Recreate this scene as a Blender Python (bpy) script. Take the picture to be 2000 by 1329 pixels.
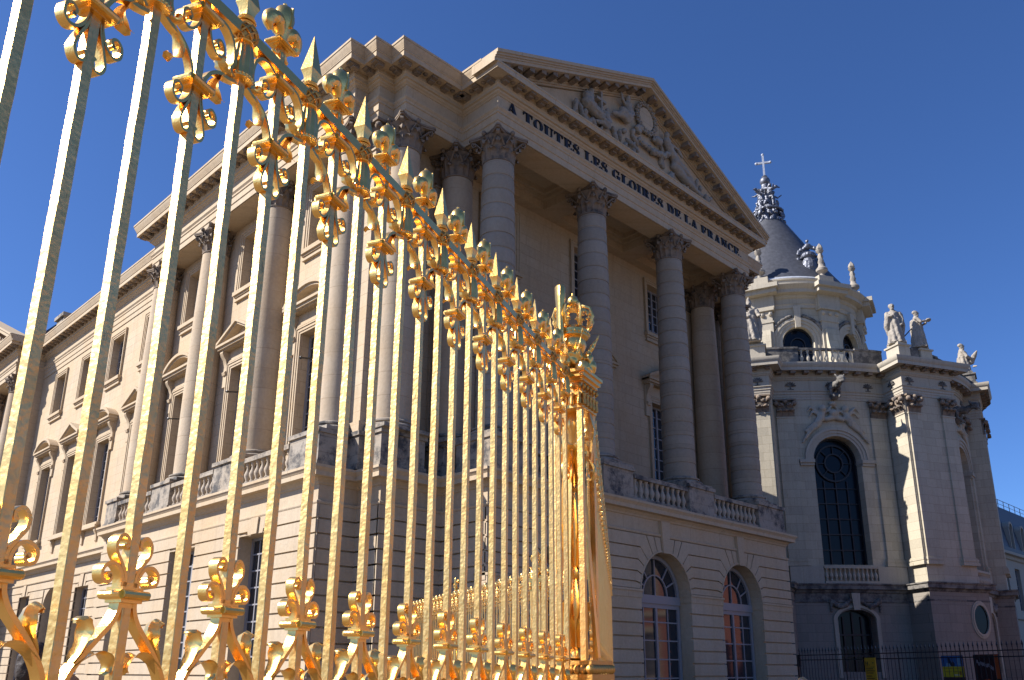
import bpy, math, random
from math import sin, cos, pi, radians, atan2, hypot
from mathutils import Vector, Matrix
random.seed(7)
for _o in list(bpy.data.objects): bpy.data.objects.remove(_o)
SC = bpy.context.scene
COL = SC.collection

# ------------------------------------------------------------------ camera
CAMP = Vector((1.56176, 1.02311, 1.59732))
def _axes(yaw, pitch, roll):
    f = Vector((sin(yaw)*cos(pitch), cos(yaw)*cos(pitch), sin(pitch)))
    r = Vector((cos(yaw), -sin(yaw), 0)); u = r.cross(f)
    return r*cos(roll)+u*sin(roll), u*cos(roll)-r*sin(roll), f
_r, _u, _f = _axes(0.79439, 0.29572, 0.0012)
cam_data = bpy.data.cameras.new('camera'); cam = bpy.data.objects.new('camera', cam_data); COL.objects.link(cam)
cam.matrix_world = Matrix(((_r.x, _u.x, -_f.x, CAMP.x), (_r.y, _u.y, -_f.y, CAMP.y), (_r.z, _u.z, -_f.z, CAMP.z), (0, 0, 0, 1)))
cam_data.sensor_width = 36.0; cam_data.lens = 0.83041*36; cam_data.shift_x = -0.0152; cam_data.shift_y = 0.07078
cam_data.clip_start = 0.05; cam_data.clip_end = 3000
SC.camera = cam
# ------------------------------------------------------------------ sky, sun, exposure
SUN_EL, SUN_PHI = radians(39), radians(38)           # height; angle from -X towards +Y
SUNV = Vector((-cos(SUN_EL)*cos(SUN_PHI), cos(SUN_EL)*sin(SUN_PHI), sin(SUN_EL)))
W = bpy.data.worlds.new('World'); SC.world = W; W.use_nodes = True
nt = W.node_tree; bg = nt.nodes['Background']
sky = nt.nodes.new('ShaderNodeTexSky'); sky.sky_type = 'NISHITA'; sky.sun_disc = False
sky.sun_elevation = SUN_EL; sky.sun_rotation = atan2(SUNV.x, SUNV.y)
sky.altitude = 300; sky.air_density = 0.9; sky.dust_density = 0.6; sky.ozone_density = 4.5
_t = nt.nodes.new('ShaderNodeMix'); _t.data_type = 'RGBA'; _t.blend_type = 'MULTIPLY'; _t.inputs[0].default_value = 1
_t.inputs[7].default_value = (.62, .86, 1.25, 1); nt.links.new(sky.outputs[0], _t.inputs[6]); nt.links.new(_t.outputs[2], bg.inputs[0]); bg.inputs[1].default_value = 0.062
sd = bpy.data.lights.new('sun', 'SUN'); sd.energy = 4.8; sd.angle = radians(0.53); sd.color = (1.0, 0.94, 0.87)
sun = bpy.data.objects.new('sun', sd); COL.objects.link(sun); sun.rotation_euler = SUNV.to_track_quat('Z', 'Y').to_euler()
sun.location = (0, 0, 60)
SC.view_settings.view_transform = 'Standard'; SC.view_settings.look = 'None'
SC.view_settings.exposure = 1.02; SC.view_settings.gamma = 1.0
SC.render.engine = 'CYCLES'

# ------------------------------------------------------------------ materials
def mat(name):
    m = bpy.data.materials.new(name); m.use_nodes = True
    return m, m.node_tree, m.node_tree.nodes['Principled BSDF']
def N(nt, typ, **kw):
    n = nt.nodes.new(typ)
    for k, v in kw.items():
        if k in n.inputs.keys(): n.inputs[k].default_value = v
        else: setattr(n, k, v)
    return n
def math_(nt, op, a, b=None, clamp=False):
    n = nt.nodes.new('ShaderNodeMath'); n.operation = op; n.use_clamp = clamp
    for i, v in enumerate((a, b)):
        if v is None: continue
        if isinstance(v, (int, float)): n.inputs[i].default_value = v
        else: nt.links.new(v, n.inputs[i])
    return n.outputs[0]
def mix_(nt, fac, a, b, mode='MIX'):
    n = nt.nodes.new('ShaderNodeMix'); n.data_type = 'RGBA'; n.blend_type = mode
    for i, v in ((0, fac), (6, a), (7, b)):
        if isinstance(v, (int, float)): n.inputs[i].default_value = v
        elif isinstance(v, tuple): n.inputs[i].default_value = (*v, 1) if len(v) == 3 else v
        else: nt.links.new(v, n.inputs[i])
    return n.outputs[2]
def ramp_(nt, v, p0, p1, a=(0, 0, 0), b=(1, 1, 1)):
    n = nt.nodes.new('ShaderNodeValToRGB'); nt.links.new(v, n.inputs[0])
    n.color_ramp.elements[0].position = p0; n.color_ramp.elements[1].position = p1
    n.color_ramp.elements[0].color = (*a, 1); n.color_ramp.elements[1].color = (*b, 1)
    return n.outputs[0]
def noise_(nt, vec, scale, detail=5, rough=.6):
    n = N(nt, 'ShaderNodeTexNoise', Scale=scale, Detail=detail, Roughness=rough)
    if vec is not None: nt.links.new(vec, n.inputs['Vector'])
    return n.outputs[0]
def stone(name, c, sgn=1, bw=1.05, bh=.45, joints=True, crust=0.0, warm=.5, rough=.85, off=0.0, var=.1):
    m, nt, p = mat(name); L = nt.links.new
    geo = N(nt, 'ShaderNodeNewGeometry'); sep = N(nt, 'ShaderNodeSeparateXYZ'); L(geo.outputs['Position'], sep.inputs[0])
    pos = geo.outputs['Position']
    u = math_(nt, 'ADD' if sgn > 0 else 'SUBTRACT', sep.outputs[0], sep.outputs[1])
    z = math_(nt, 'ADD', sep.outputs[2], off)
    cmb = N(nt, 'ShaderNodeCombineXYZ'); L(u, cmb.inputs[0]); L(z, cmb.inputs[1])
    dark = tuple(x*(1-var) for x in c); lite = tuple(min(1, x*(1+var)) for x in c)
    br = N(nt, 'ShaderNodeTexBrick'); L(cmb.outputs[0], br.inputs['Vector'])
    br.inputs['Scale'].default_value = 1; br.inputs['Brick Width'].default_value = bw; br.inputs['Row Height'].default_value = bh
    br.inputs['Mortar Size'].default_value = .012; br.inputs['Mortar Smooth'].default_value = .3; br.inputs['Bias'].default_value = 0
    br.inputs['Color1'].default_value = (*dark, 1); br.inputs['Color2'].default_value = (*lite, 1)
    br.inputs['Mortar'].default_value = (c[0]*.5, c[1]*.44, c[2]*.38, 1) if joints else (*c, 1)
    base = br.outputs['Color']
    n1 = noise_(nt, pos, .55, 6); n2 = noise_(nt, pos, 9, 5, .7)
    base = mix_(nt, ramp_(nt, n1, .35, .7), base, (c[0]*1.0, c[1]*.88, c[2]*.72), 'MIX') if warm > .4 else base
    base = mix_(nt, .35, base, ramp_(nt, n2, .3, .7, tuple(x*.7 for x in c), tuple(min(1, x*1.18) for x in c)))
    # rain streaks
    mp = N(nt, 'ShaderNodeCombineXYZ'); L(math_(nt, 'MULTIPLY', u, 2.2), mp.inputs[0]); L(math_(nt, 'MULTIPLY', sep.outputs[2], .22), mp.inputs[1])
    n3 = noise_(nt, mp.outputs[0], 1.3, 5, .65)
    base = mix_(nt, math_(nt, 'MULTIPLY', ramp_(nt, n3, .5, .8), .35), base, (c[0]*.45, c[1]*.42, c[2]*.4))
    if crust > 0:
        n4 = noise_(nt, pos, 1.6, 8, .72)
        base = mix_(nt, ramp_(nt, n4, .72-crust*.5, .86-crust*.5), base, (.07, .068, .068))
    L(base, p.inputs['Base Color']); p.inputs['Roughness'].default_value = rough
    p.inputs['Specular IOR Level'].default_value = .25
    bp = N(nt, 'ShaderNodeBump', Strength=.35, Distance=.02); L(n2, bp.inputs['Height']); L(bp.outputs[0], p.inputs['Normal'])
    return m
M = {}
M['stone'] = stone('pale_stone', (.47, .38, .27), var=.09)
M['rust'] = stone('rusticated_stone', (.45, .37, .27), joints=False, var=.05)
M['trim'] = stone('moulded_stone', (.455, .37, .265), bw=2.1, bh=9, var=.04)
M['parapet'] = stone('weathered_parapet_stone', (.32, .285, .24), crust=.5, bw=1.8, bh=.5)
M['baluster'] = stone('baluster_stone', (.38, .33, .27), joints=False, crust=.25)
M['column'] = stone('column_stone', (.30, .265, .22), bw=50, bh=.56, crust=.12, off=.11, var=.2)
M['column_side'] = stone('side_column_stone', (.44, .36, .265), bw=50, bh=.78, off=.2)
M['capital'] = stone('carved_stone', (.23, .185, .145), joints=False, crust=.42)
M['chapel'] = stone('chapel_stone', (.43, .385, .295), sgn=-1, bw=1.3, bh=.62, warm=0, var=.14)
M['chapel_trim'] = stone('chapel_trim_stone', (.40, .36, .29), sgn=-1, bw=2.5, bh=9, warm=0, var=.05)
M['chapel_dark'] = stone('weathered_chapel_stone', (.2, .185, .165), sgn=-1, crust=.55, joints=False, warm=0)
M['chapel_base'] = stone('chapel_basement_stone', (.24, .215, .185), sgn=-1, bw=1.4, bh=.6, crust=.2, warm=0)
M['statue'] = stone('statue_stone', (.30, .27, .23), joints=False, crust=.25, warm=0)

def simple(name, c, rough=.5, metal=0.0, bump=0.0, bscale=40, spec=.5, noise=.0, nscale=5):
    m, nt, p = mat(name)
    p.inputs['Base Color'].default_value = (*c, 1); p.inputs['Roughness'].default_value = rough; p.inputs['Metallic'].default_value = metal
    p.inputs['Specular IOR Level'].default_value = spec
    tc = N(nt, 'ShaderNodeTexCoord')
    if noise:
        n = noise_(nt, tc.outputs['Object'], nscale)
        nt.links.new(mix_(nt, ramp_(nt, n, .3, .7), tuple(x*(1-noise) for x in c), tuple(min(1, x*(1+noise)) for x in c)), p.inputs['Base Color'])
    if bump:
        b = N(nt, 'ShaderNodeBump', Strength=bump, Distance=.01); nt.links.new(noise_(nt, tc.outputs['Object'], bscale, 3), b.inputs['Height'])
        nt.links.new(b.outputs[0], p.inputs['Normal'])
    return m
def gold(name, c, rough, bump, scale, dist=.004, wear=0.0):
    m, nt, p = mat(name); L = nt.links.new
    p.inputs['Metallic'].default_value = 1
    geo = N(nt, 'ShaderNodeNewGeometry'); pos = geo.outputs['Position']
    n1 = noise_(nt, pos, scale, 2, .5); n2 = noise_(nt, pos, scale*4, 2, .5); n3 = noise_(nt, pos, 7, 4, .6)
    h = math_(nt, 'ADD', n1, math_(nt, 'MULTIPLY', n2, .35))
    b = N(nt, 'ShaderNodeBump', Strength=bump, Distance=dist); L(h, b.inputs['Height']); L(b.outputs[0], p.inputs['Normal'])
    base = mix_(nt, ramp_(nt, n3, .35, .7), c, tuple(x*y for x, y in zip(c, (.93, .86, .75))))
    if wear:
        mp = N(nt, 'ShaderNodeMapping'); mp.inputs['Scale'].default_value = (60, 60, 9); L(pos, mp.inputs[0])
        n4 = noise_(nt, mp.outputs[0], 1, 4, .7)
        base = mix_(nt, math_(nt, 'MULTIPLY', ramp_(nt, n4, .62, .72), wear), base, (.16, .08, .03))
    L(base, p.inputs['Base Color'])
    L(math_(nt, 'ADD', math_(nt, 'MULTIPLY', n3, .14), rough-.07), p.inputs['Roughness'])
    return m
M['gold_bar'] = gold('hammered_gold_leaf', (.96, .65, .25), .40, .6, 24, .005, wear=.5)
M['gold'] = gold('bright_gold_leaf', (1.0, .65, .21), .31, .3, 60, .003)
M['gold_dark'] = gold('old_gold_leaf', (.70, .42, .13), .42, .6, 90, .004, wear=.4)
M['glass'] = simple('window_glass', (.022, .026, .034), rough=.06, spec=.6, bump=.06, bscale=1.2)
M['glass_dark'] = simple('leaded_glass', (.004, .006, .012), rough=.16, spec=.22, bump=.15, bscale=3)
M['frame'] = simple('painted_window_frame', (.25, .245, .26), rough=.5)
M['frame_dark'] = simple('iron_glazing_bars', (.012, .012, .016), rough=.5)
M['iron'] = simple('black_painted_iron', (.012, .013, .018), rough=.45)
M['slate'] = simple('roof_slate', (.05, .053, .064), rough=.55, bump=.5, bscale=14, noise=.3, nscale=3)
M['lead'] = simple('lead_ornament', (.13, .14, .17), rough=.5, metal=.55, bump=.4, bscale=9, noise=.25)
M['lead_pale'] = simple('lead_flashing', (.42, .45, .5), rough=.5, metal=.3, noise=.25, nscale=4)
M['letter'] = simple('black_letter_metal', (.008, .008, .012), rough=.45)
M['render'] = simple('far_building_wall', (.36, .32, .26), rough=.9, noise=.08)
M['brick'] = stone('red_brick', (.36, .13, .085), bw=.5, bh=.16, warm=0, var=.15)
M['roofblue'] = simple('blue_slate_mansard', (.05, .06, .08), rough=.6, bump=.3, bscale=6, noise=.2)
# ------------------------------------------------------------------ mesh helpers
class MB:
    def __init__(s): s.v = []; s.f = []
    def add(s, vs, fs):
        b = len(s.v); s.v += [tuple(p) for p in vs]; s.f += [tuple(b+i for i in f) for f in fs]; return s
    def box(s, x0, x1, y0, y1, z0, z1):
        return s.add([(x0,y0,z0),(x1,y0,z0),(x1,y1,z0),(x0,y1,z0),(x0,y0,z1),(x1,y0,z1),(x1,y1,z1),(x0,y1,z1)],
                     [(3,2,1,0),(4,5,6,7),(0,1,5,4),(1,2,6,5),(2,3,7,6),(3,0,4,7)])
    def lathe(s, prof, cx=0, cy=0, z0=0, seg=24, a0=0, a1=2*pi, cap=True, fold=None):
        full = abs(a1-a0-2*pi) < 1e-6; n = seg if full else seg+1; vs = []; fs = []
        for (r, z) in prof:
            for i in range(n):
                a = a0+(a1-a0)*i/seg; rr = r*(fold(a, z) if fold else 1)
                vs.append((cx+rr*cos(a), cy+rr*sin(a), z0+z))
        for j in range(len(prof)-1):
            for i in range(seg):
                k = (i+1) % n
                fs.append((j*n+i, j*n+k, (j+1)*n+k, (j+1)*n+i))
        if full and cap:
            if prof[0][0] > 1e-4: fs.append(tuple(range(n-1, -1, -1)))
            if prof[-1][0] > 1e-4: fs.append(tuple((len(prof)-1)*n+i for i in range(n)))
        return s.add(vs, fs)
    def tube(s, pts, r, seg=8, caps=True):
        pts = [Vector(p) for p in pts]; n = len(pts); rs = r if isinstance(r, (list, tuple)) else [r]*n
        up = Vector((0, 0, 1)); vs = []; fs = []; prev = None
        for i, p in enumerate(pts):
            t = (pts[min(i+1, n-1)]-pts[max(i-1, 0)]).normalized()
            if prev is None:
                a = up.cross(t) if abs(t.z) < .95 else Vector((1, 0, 0)).cross(t)
            else: a = prev-t*prev.dot(t)
            a.normalize(); prev = a; b = t.cross(a)
            for k in range(seg):
                w = 2*pi*k/seg; vs.append(p+a*(rs[i]*cos(w))+b*(rs[i]*sin(w)))
        for i in range(n-1):
            for k in range(seg):
                l = (k+1) % seg; fs.append((i*seg+k, i*seg+l, (i+1)*seg+l, (i+1)*seg+k))
        if caps: fs.append(tuple(range(seg-1, -1, -1))); fs.append(tuple((n-1)*seg+k for k in range(seg)))
        return s.add(vs, fs)
    def strip(s, pts, nrm, width, th):
        """flat bar bent along pts: width along nrm, thickness in the plane of the bend (th may be a list)"""
        pts = [Vector(p) for p in pts]; nrm = Vector(nrm).normalized(); n = len(pts); vs = []; fs = []
        ths = th if isinstance(th, (list, tuple)) else [th]*n
        ws = width if isinstance(width, (list, tuple)) else [width]*n
        for i, p in enumerate(pts):
            t = (pts[min(i+1, n-1)]-pts[max(i-1, 0)]).normalized(); b = t.cross(nrm).normalized()
            for (x, y) in ((-1,-1),(1,-1),(1,1),(-1,1)): vs.append(p+nrm*(x*ws[i]/2)+b*(y*ths[i]/2))
        for i in range(n-1):
            for k in range(4): fs.append((i*4+k, i*4+(k+1)%4, i*4+4+(k+1)%4, i*4+4+k))
        fs += [(3,2,1,0), tuple((n-1)*4+k for k in range(4))]
        return s.add(vs, fs)
    def ball(s, c, r, seg=10, rings=7, M3=None):
        r = Vector((r, r, r)) if isinstance(r, (int, float)) else Vector(r); c = Vector(c)
        vs = []; fs = []
        for j in range(rings+1):
            t = pi*j/rings
            for i in range(seg):
                a = 2*pi*i/seg; q = Vector((r.x*sin(t)*cos(a), r.y*sin(t)*sin(a), r.z*cos(t)))
                vs.append(c+(M3 @ q if M3 else q))
        for j in range(rings):
            for i in range(seg):
                k = (i+1) % seg; fs.append((j*seg+i, (j+1)*seg+i, (j+1)*seg+k, j*seg+k))
        return s.add(vs, fs)
    def prism(s, poly, fn, d0, d1):
        """poly of 2D points; fn(u, v, d) -> 3D; extruded from d0 to d1"""
        n = len(poly)
        return s.add([fn(u, v, d0) for u, v in poly]+[fn(u, v, d1) for u, v in poly],
                     [tuple(range(n-1, -1, -1)), tuple(range(n, 2*n))]+[(i, (i+1)%n, n+(i+1)%n, n+i) for i in range(n)])
    def sweep(s, prof, path, closed=False, ends=True, caps=True):
        """prof: (outward, z); path: xy points; outward is to the right of travel; mitred"""
        n = len(path); vs = []; fs = []; m = len(prof)
        for i, p in enumerate(path):
            a = path[i-1] if (i > 0 or closed) else None; b = path[(i+1) % n] if (i < n-1 or closed) else None
            ns = []
            for q0, q1 in ((a, p), (p, b)):
                if q0 is None or q1 is None: continue
                dx, dy = q1[0]-q0[0], q1[1]-q0[1]; l = hypot(dx, dy); ns.append((dy/l, -dx/l))
            if len(ns) == 1: mx, my = ns[0]
            else:
                k = 1+ns[0][0]*ns[1][0]+ns[0][1]*ns[1][1]; k = max(k, .15); mx, my = (ns[0][0]+ns[1][0])/k, (ns[0][1]+ns[1][1])/k
            for (o, z) in prof: vs.append((p[0]+mx*o, p[1]+my*o, z))
        for i in range(n if closed else n-1):
            j = (i+1) % n
            for k in range(m-1): fs.append((i*m+k, j*m+k, j*m+k+1, i*m+k+1))
        if caps and not closed: fs.append(tuple(range(m))); fs.append(tuple((n-1)*m+k for k in range(m-1, -1, -1)))
        return s.add(vs, fs)
    def xform(s, M4):
        s.v = [tuple(M4 @ Vector(p)) for p in s.v]; return s
    def merge(s, o, M4=None):
        return s.add([M4 @ Vector(p) for p in o.v] if M4 else o.v, o.f)
    def build(s, name, m, parent=None, smooth=35, label=None):
        me = bpy.data.meshes.new(name); me.from_pydata(s.v, [], s.f); me.materials.append(m)
        if smooth:
            me.shade_smooth(); me.set_sharp_from_angle(angle=radians(smooth))
        o = bpy.data.objects.new(name, me); COL.objects.link(o)
        if parent is not None: attach(o, parent)
        if label: o['label'] = label
        return o
def world_loc(p):
    l = Vector((0, 0, 0))
    while p is not None: l += p.matrix_parent_inverse.translation if p.parent else Vector((0,0,0)); l += Vector(p.location); p = p.parent
    return l
def attach(o, parent):
    o.parent = parent; o.matrix_parent_inverse = Matrix.Translation(-world_loc(parent))
def tag(o, label=None, cat=None, group=None, kind=None):
    if label: o['label'] = label
    if cat: o['category'] = cat
    if group: o['group'] = group
    if kind: o['kind'] = kind
    return o
def thing(name, loc, label, cat, group=None, rz=0):
    o = bpy.data.objects.new(name, None); COL.objects.link(o); o.location = loc; o.rotation_euler = (0, 0, rz); o.empty_display_size = .3
    return tag(o, label, cat, group)
def link_copy(src, parent=None, loc=None, rz=0, deep=True):
    c = src.copy(); COL.objects.link(c)
    if parent is not None: c.parent = parent
    if loc is not None: c.location = loc; c.rotation_euler = (0, 0, rz)
    if deep:
        for ch in src.children: 
            d = link_copy(ch, c)
    return c

class Fr:
    """a wall frame: (u along the wall, d outwards, z up) -> world"""
    def __init__(s, o, t, n, sag=0, L=1):
        s.o = o; s.t = t; s.n = n; s.sag = sag; s.L = L
    def __call__(s, u, z, d=0):
        if s.sag:
            k = 1-(2*u/s.L)**2; dd = d+s.sag*k; ang = 4*s.sag*2*u/(s.L**2)
            tx = u+d*ang*1.0
            return (s.o[0]+s.t[0]*tx+s.n[0]*dd, s.o[1]+s.t[1]*tx+s.n[1]*dd, z)
        return (s.o[0]+s.t[0]*u+s.n[0]*d, s.o[1]+s.t[1]*u+s.n[1]*d, z)
    def box(s, mb, u0, u1, z0, z1, d0, d1, ns=1):
        if s.sag and ns == 1: ns = max(1, int(abs(u1-u0)/.7))
        for i in range(ns):
            a = u0+(u1-u0)*i/ns; b = u0+(u1-u0)*(i+1)/ns
            mb.prism([(a, z0), (b, z0), (b, z1), (a, z1)], s, d0, d1)
    def poly(s, mb, pts, d0, d1): mb.prism(pts, s, d0, d1)
    def wall(s, mb, u0, u1, z0, z1, d0, d1, holes):
        """holes: (ua, ub, za, zb) rectangles or (ua, ub, za, zspring, 'arch'[, rise])"""
        hs = sorted(holes, key=lambda h: h[0]); cur = u0
        for h in hs:
            if h[0] > cur: s.box(mb, cur, h[0], z0, z1, d0, d1)
            if h[2] > z0: s.box(mb, h[0], h[1], z0, h[2], d0, d1)
            if len(h) > 4:
                c = (h[0]+h[1])/2; r = (h[1]-h[0])/2; rise = h[5] if len(h) > 5 else r; n = 16
                for i in range(n):
                    a0, a1 = pi-pi*i/n, pi-pi*(i+1)/n
                    p0 = (c+r*cos(a0), h[3]+rise*sin(a0)); p1 = (c+r*cos(a1), h[3]+rise*sin(a1))
                    s.poly(mb, [p0, p1, (p1[0], z1), (p0[0], z1)], d0, d1)
            elif h[3] < z1: s.box(mb, h[0], h[1], h[3], z1, d0, d1)
            cur = h[1]
        if cur < u1: s.box(mb, cur, u1, z0, z1, d0, d1)
    def arcband(s, mb, c, zc, r0, r1, d0, d1, a0=0, a1=pi, n=20, ry=1.0):
        for i in range(n):
            t0, t1 = a0+(a1-a0)*i/n, a0+(a1-a0)*(i+1)/n
            s.poly(mb, [(c+r0*cos(t0), zc+ry*r0*sin(t0)), (c+r1*cos(t0), zc+ry*r1*sin(t0)), (c+r1*cos(t1), zc+ry*r1*sin(t1)), (c+r0*cos(t1), zc+ry*r0*sin(t1))], d0, d1)

def glazed(F, parent, ua, ub, za, zb, d, cols=2, rows=8, arch=False, name='window', fm='frame', gm='glass', bar=.05, edge=.09, glz=None, rise=None):
    """a casement: frame mesh with its pane as a sub-part"""
    fr = MB(); c = (ua+ub)/2; r = (ub-ua)/2
    F.box(fr, ua, ua+edge, za, zb, d, d+.08); F.box(fr, ub-edge, ub, za, zb, d, d+.08); F.box(fr, ua+edge, ub-edge, za, za+edge, d, d+.08)
    F.box(fr, ua+edge, ub-edge, zb-edge, zb, d, d+.08); F.box(fr, c-.055, c+.055, za+edge, zb-edge, d+.002, d+.09)
    for k in range(1, cols):
        if cols % 2 == 0 and k == cols//2: continue
        u = ua+(ub-ua)*k/cols; F.box(fr, u-bar/2, u+bar/2, za+edge, zb-edge, d+.004, d+.055)
    for k in range(1, rows):
        z = za+(zb-za)*k/rows; F.box(fr, ua+edge, ub-edge, z-bar/2, z+bar/2, d+.006, d+.05)
    if arch:
        ri = rise or r
        F.arcband(fr, c, zb, r-edge, r, d, d+.08, ry=ri/r); F.arcband(fr, c, zb, r*.5-.03, r*.5+.02, d+.01, d+.05, ry=ri/r)
        for a in (45, 90, 135):
            t = radians(a); w = .03
            F.poly(fr, [(c+(.1)*cos(t)-w*sin(t), zb+.1*sin(t)+w*cos(t)), (c+(.1)*cos(t)+w*sin(t), zb+.1*sin(t)-w*cos(t)),
                        (c+(r-edge)*cos(t)+w*sin(t), zb+ri/r*(r-edge)*sin(t)-w*cos(t)), (c+(r-edge)*cos(t)-w*sin(t), zb+ri/r*(r-edge)*sin(t)+w*cos(t))], d+.012, d+.05)
    f = fr.build(name, M[fm], parent)
    g = MB(); F.box(g, ua+.01, ub-.01, za+.01, zb, d-.05, d+.02, ns=1)
    if arch:
        pts = [(c+(r-.02)*cos(pi*i/20), zb+(rise or r)*.99*sin(pi*i/20)) for i in range(21)]
        F.poly(g, pts, d-.05, d+.018)
    g.build('pane', M[gm], f)
    return f
# ------------------------------------------------------------------ classical parts shared by the buildings
ENT = [(-.02,20.15),(0,20.15),(0,20.42),(.035,20.44),(.035,20.72),(.07,20.74),(.07,20.82),(.13,20.9),(.13,20.96),(.02,20.98),(.02,21.45),
       (.05,21.46),(.07,21.5),(.13,21.54),(.15,21.6),(.22,21.62),(.22,21.74),(.25,21.78),(.25,21.95),(.68,21.95),(.68,21.93),(.70,21.93),(.70,22.12),(.73,22.15),(.73,22.2)]
CROWN = [(.60,22.2),(.74,22.2),(.75,22.24),(.80,22.33),(.83,22.42),(.84,22.47),(.86,22.47),(.86,22.56),(-.3,22.62)]
BCOR = [(0,6.98),(.04,7.0),(.06,7.06),(.12,7.12),(.16,7.16),(.34,7.18),(.34,7.32),(.36,7.34),(.38,7.38),(.42,7.42),(.42,7.5),(-.6,7.52)]
BSTR = [(0,6.38),(.05,6.39),(.07,6.43),(.07,6.48),(.03,6.5),(0,6.5)]
def modillions(parent, path, z=21.95, d0=.24, d1=.63, step=.62, w=.25, h=.16, m='capital', name='modillion'):
    for i in range(len(path)-1):
        (x0, y0), (x1, y1) = path[i], path[i+1]; l = hypot(x1-x0, y1-y0); tx, ty = (x1-x0)/l, (y1-y0)/l; nx, ny = ty, -tx
        F = Fr((x0, y0), (tx, ty), (nx, ny))
        def turn(p, q, r): return 0 if p is None or r is None else (q[0]-p[0])*(r[1]-q[1])-(q[1]-p[1])*(r[0]-q[0])
        ta = turn(path[i-1] if i else None, path[i], path[i+1]); tb = turn(path[i], path[i+1], path[i+2] if i+2 < len(path) else None)
        # left turns are outer corners: the first segment owns the corner bracket; inner corners keep clear
        a = 0 if ta == 0 else (-.0 if ta > 0 else .95*d1); e = 0 if tb == 0 else ((d1+d0)/2 if tb > 0 else .95*d1*-1)
        u0 = a+(w/2+.02 if ta > 0 else 0); u1 = l+e-(0 if tb > 0 else 0)
        if u1-u0 < .1: u0 = u1 = (u0+u1)/2
        n = max(0, int(round((u1-u0)/step)))
        if n == 0 and l < 1.0 and tb <= 0: continue
        for k in range(n+1):
            u = u0+(u1-u0)*k/n if n else u1
            mb = MB(); F.box(mb, u-w/2, u+w/2, z-h*.55, z-.002, d0, d1); F.box(mb, u-w/2+.02, u+w/2-.02, z-h, z-h*.55-.0001, d0, d0+(d1-d0)*.62)
            mb.build(name, M[m], parent, 0)
            if k < n:
                c = F(u+(u1-u0)/n/2, z-.02, (d0+d1)/2); r_ = MB(); r_.ball(c, (.1, .1, .055), 8, 4); r_.build('rosette', M[m], parent)
def acanthus(mb, a, r0, z0, h, w, out):
    pro = [(r0,0),(r0+.02,.3*h),(r0+.05,.6*h),(r0+.35*out,.86*h),(r0+.75*out,h),(r0+out,.95*h),(r0+1.02*out,.8*h)]
    wd = [.75,.85,1.0,1.05,.9,.6,.2]; vs = []; fs = []
    for i, (r, z) in enumerate(pro):
        for j in range(-3, 4):
            q = j/3; ser = 1 if j % 2 == 0 else .86
            s_ = w*wd[i]*q/2*ser; rr = r-.05*abs(q)**1.5+(.03 if j == 0 else 0)+(-.02 if abs(j) == 2 else 0)
            ca, sa = cos(a), sin(a); vs.append((rr*ca-s_*sa, rr*sa+s_*ca, z0+z-.06*h*abs(q)))
    for i in range(len(pro)-1):
        for j in range(6): fs.append((i*7+j, i*7+j+1, (i+1)*7+j+1, (i+1)*7+j))
    mb.add(vs, fs)
def capital_mesh(R=.56, H=1.15):
    k = R/.56; m = MB()
    m.lathe([(R*.98,0),(R*1.06,.02),(R*1.06,.07),(R*.95,.09),(R*.95,.5*H),(R*1.05,.75*H),(R*1.25,.88*H)], seg=20)
    for i in range(8): acanthus(m, 2*pi*i/8+pi/8, R*.97, .06, .37*H, .40*k, .22*k)
    for i in range(8): acanthus(m, 2*pi*i/8, R*.99, .08, .64*H, .42*k, .24*k)
    for i in range(4):
        a = pi/4+i*pi/2; c, s_ = cos(a), sin(a); nrm = (-s_, c, 0)
        for sg in (-1, 1):
            pts = []
            for t in range(15):
                q = t/14
                if q < .45: r = R*1.02+q/.45*.30*k; z = .5*H+q/.45*.36*H; off = .2*k*(1-q/.45)
                else:
                    w = (q-.45)/.55*2*pi*1.25; rad = .11*k*(1-.72*(q-.45)/.55); r = R*1.02+.30*k+.02+rad*sin(w); z = .86*H-.11*k+rad*cos(w)+.02; off = 0
                pts.append((r*c-sg*off*s_-sg*.03*s_, r*s_+sg*off*c+sg*.03*c, z))
            m.strip(pts, nrm, .06*k, .035*k)
        b = i*pi/2
        m.ball(((R+.17*k)*cos(b), (R+.17*k)*sin(b), .95*H), (.09*k, .09*k, .1*k), 8, 6)
        for sg in (-1, 1):   # inner helices
            pts = [((R*1.1+.05*k)*cos(b+sg*(.33-.25*q/6)), (R*1.1+.05*k)*sin(b+sg*(.33-.25*q/6)), .55*H+.3*H*q/6) for q in range(7)]
            m.tube(pts, .03*k, 5)
            m.ball(pts[-1], .055*k, 6, 4)
    hs = .80*k; pts = []
    for i in range(4):
        a0 = -pi/4+i*pi/2
        A = Vector((cos(a0), sin(a0)))*hs*1.36; B = Vector((cos(a0+pi/2), sin(a0+pi/2)))*hs*1.36; mid = (A+B)/2; inn = mid.normalized()
        t = (B-A).normalized(); A2 = A+t*.07*k; B2 = B-t*.07*k
        for q in range(7):
            w = q/6; p = A2.lerp(B2, w)-inn*(.17*k*(1-(2*w-1)**2)); pts.append((p.x, p.y))
    m.prism(pts, lambda u, v, d: (u, v, d), .885*H, .935*H); pts2 = [(x*1.04, y*1.04) for x, y in pts]
    m.prism(pts2, lambda u, v, d: (u, v, d), .94*H, H)
    return m
CAPMB = capital_mesh()
_capme = {}
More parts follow.
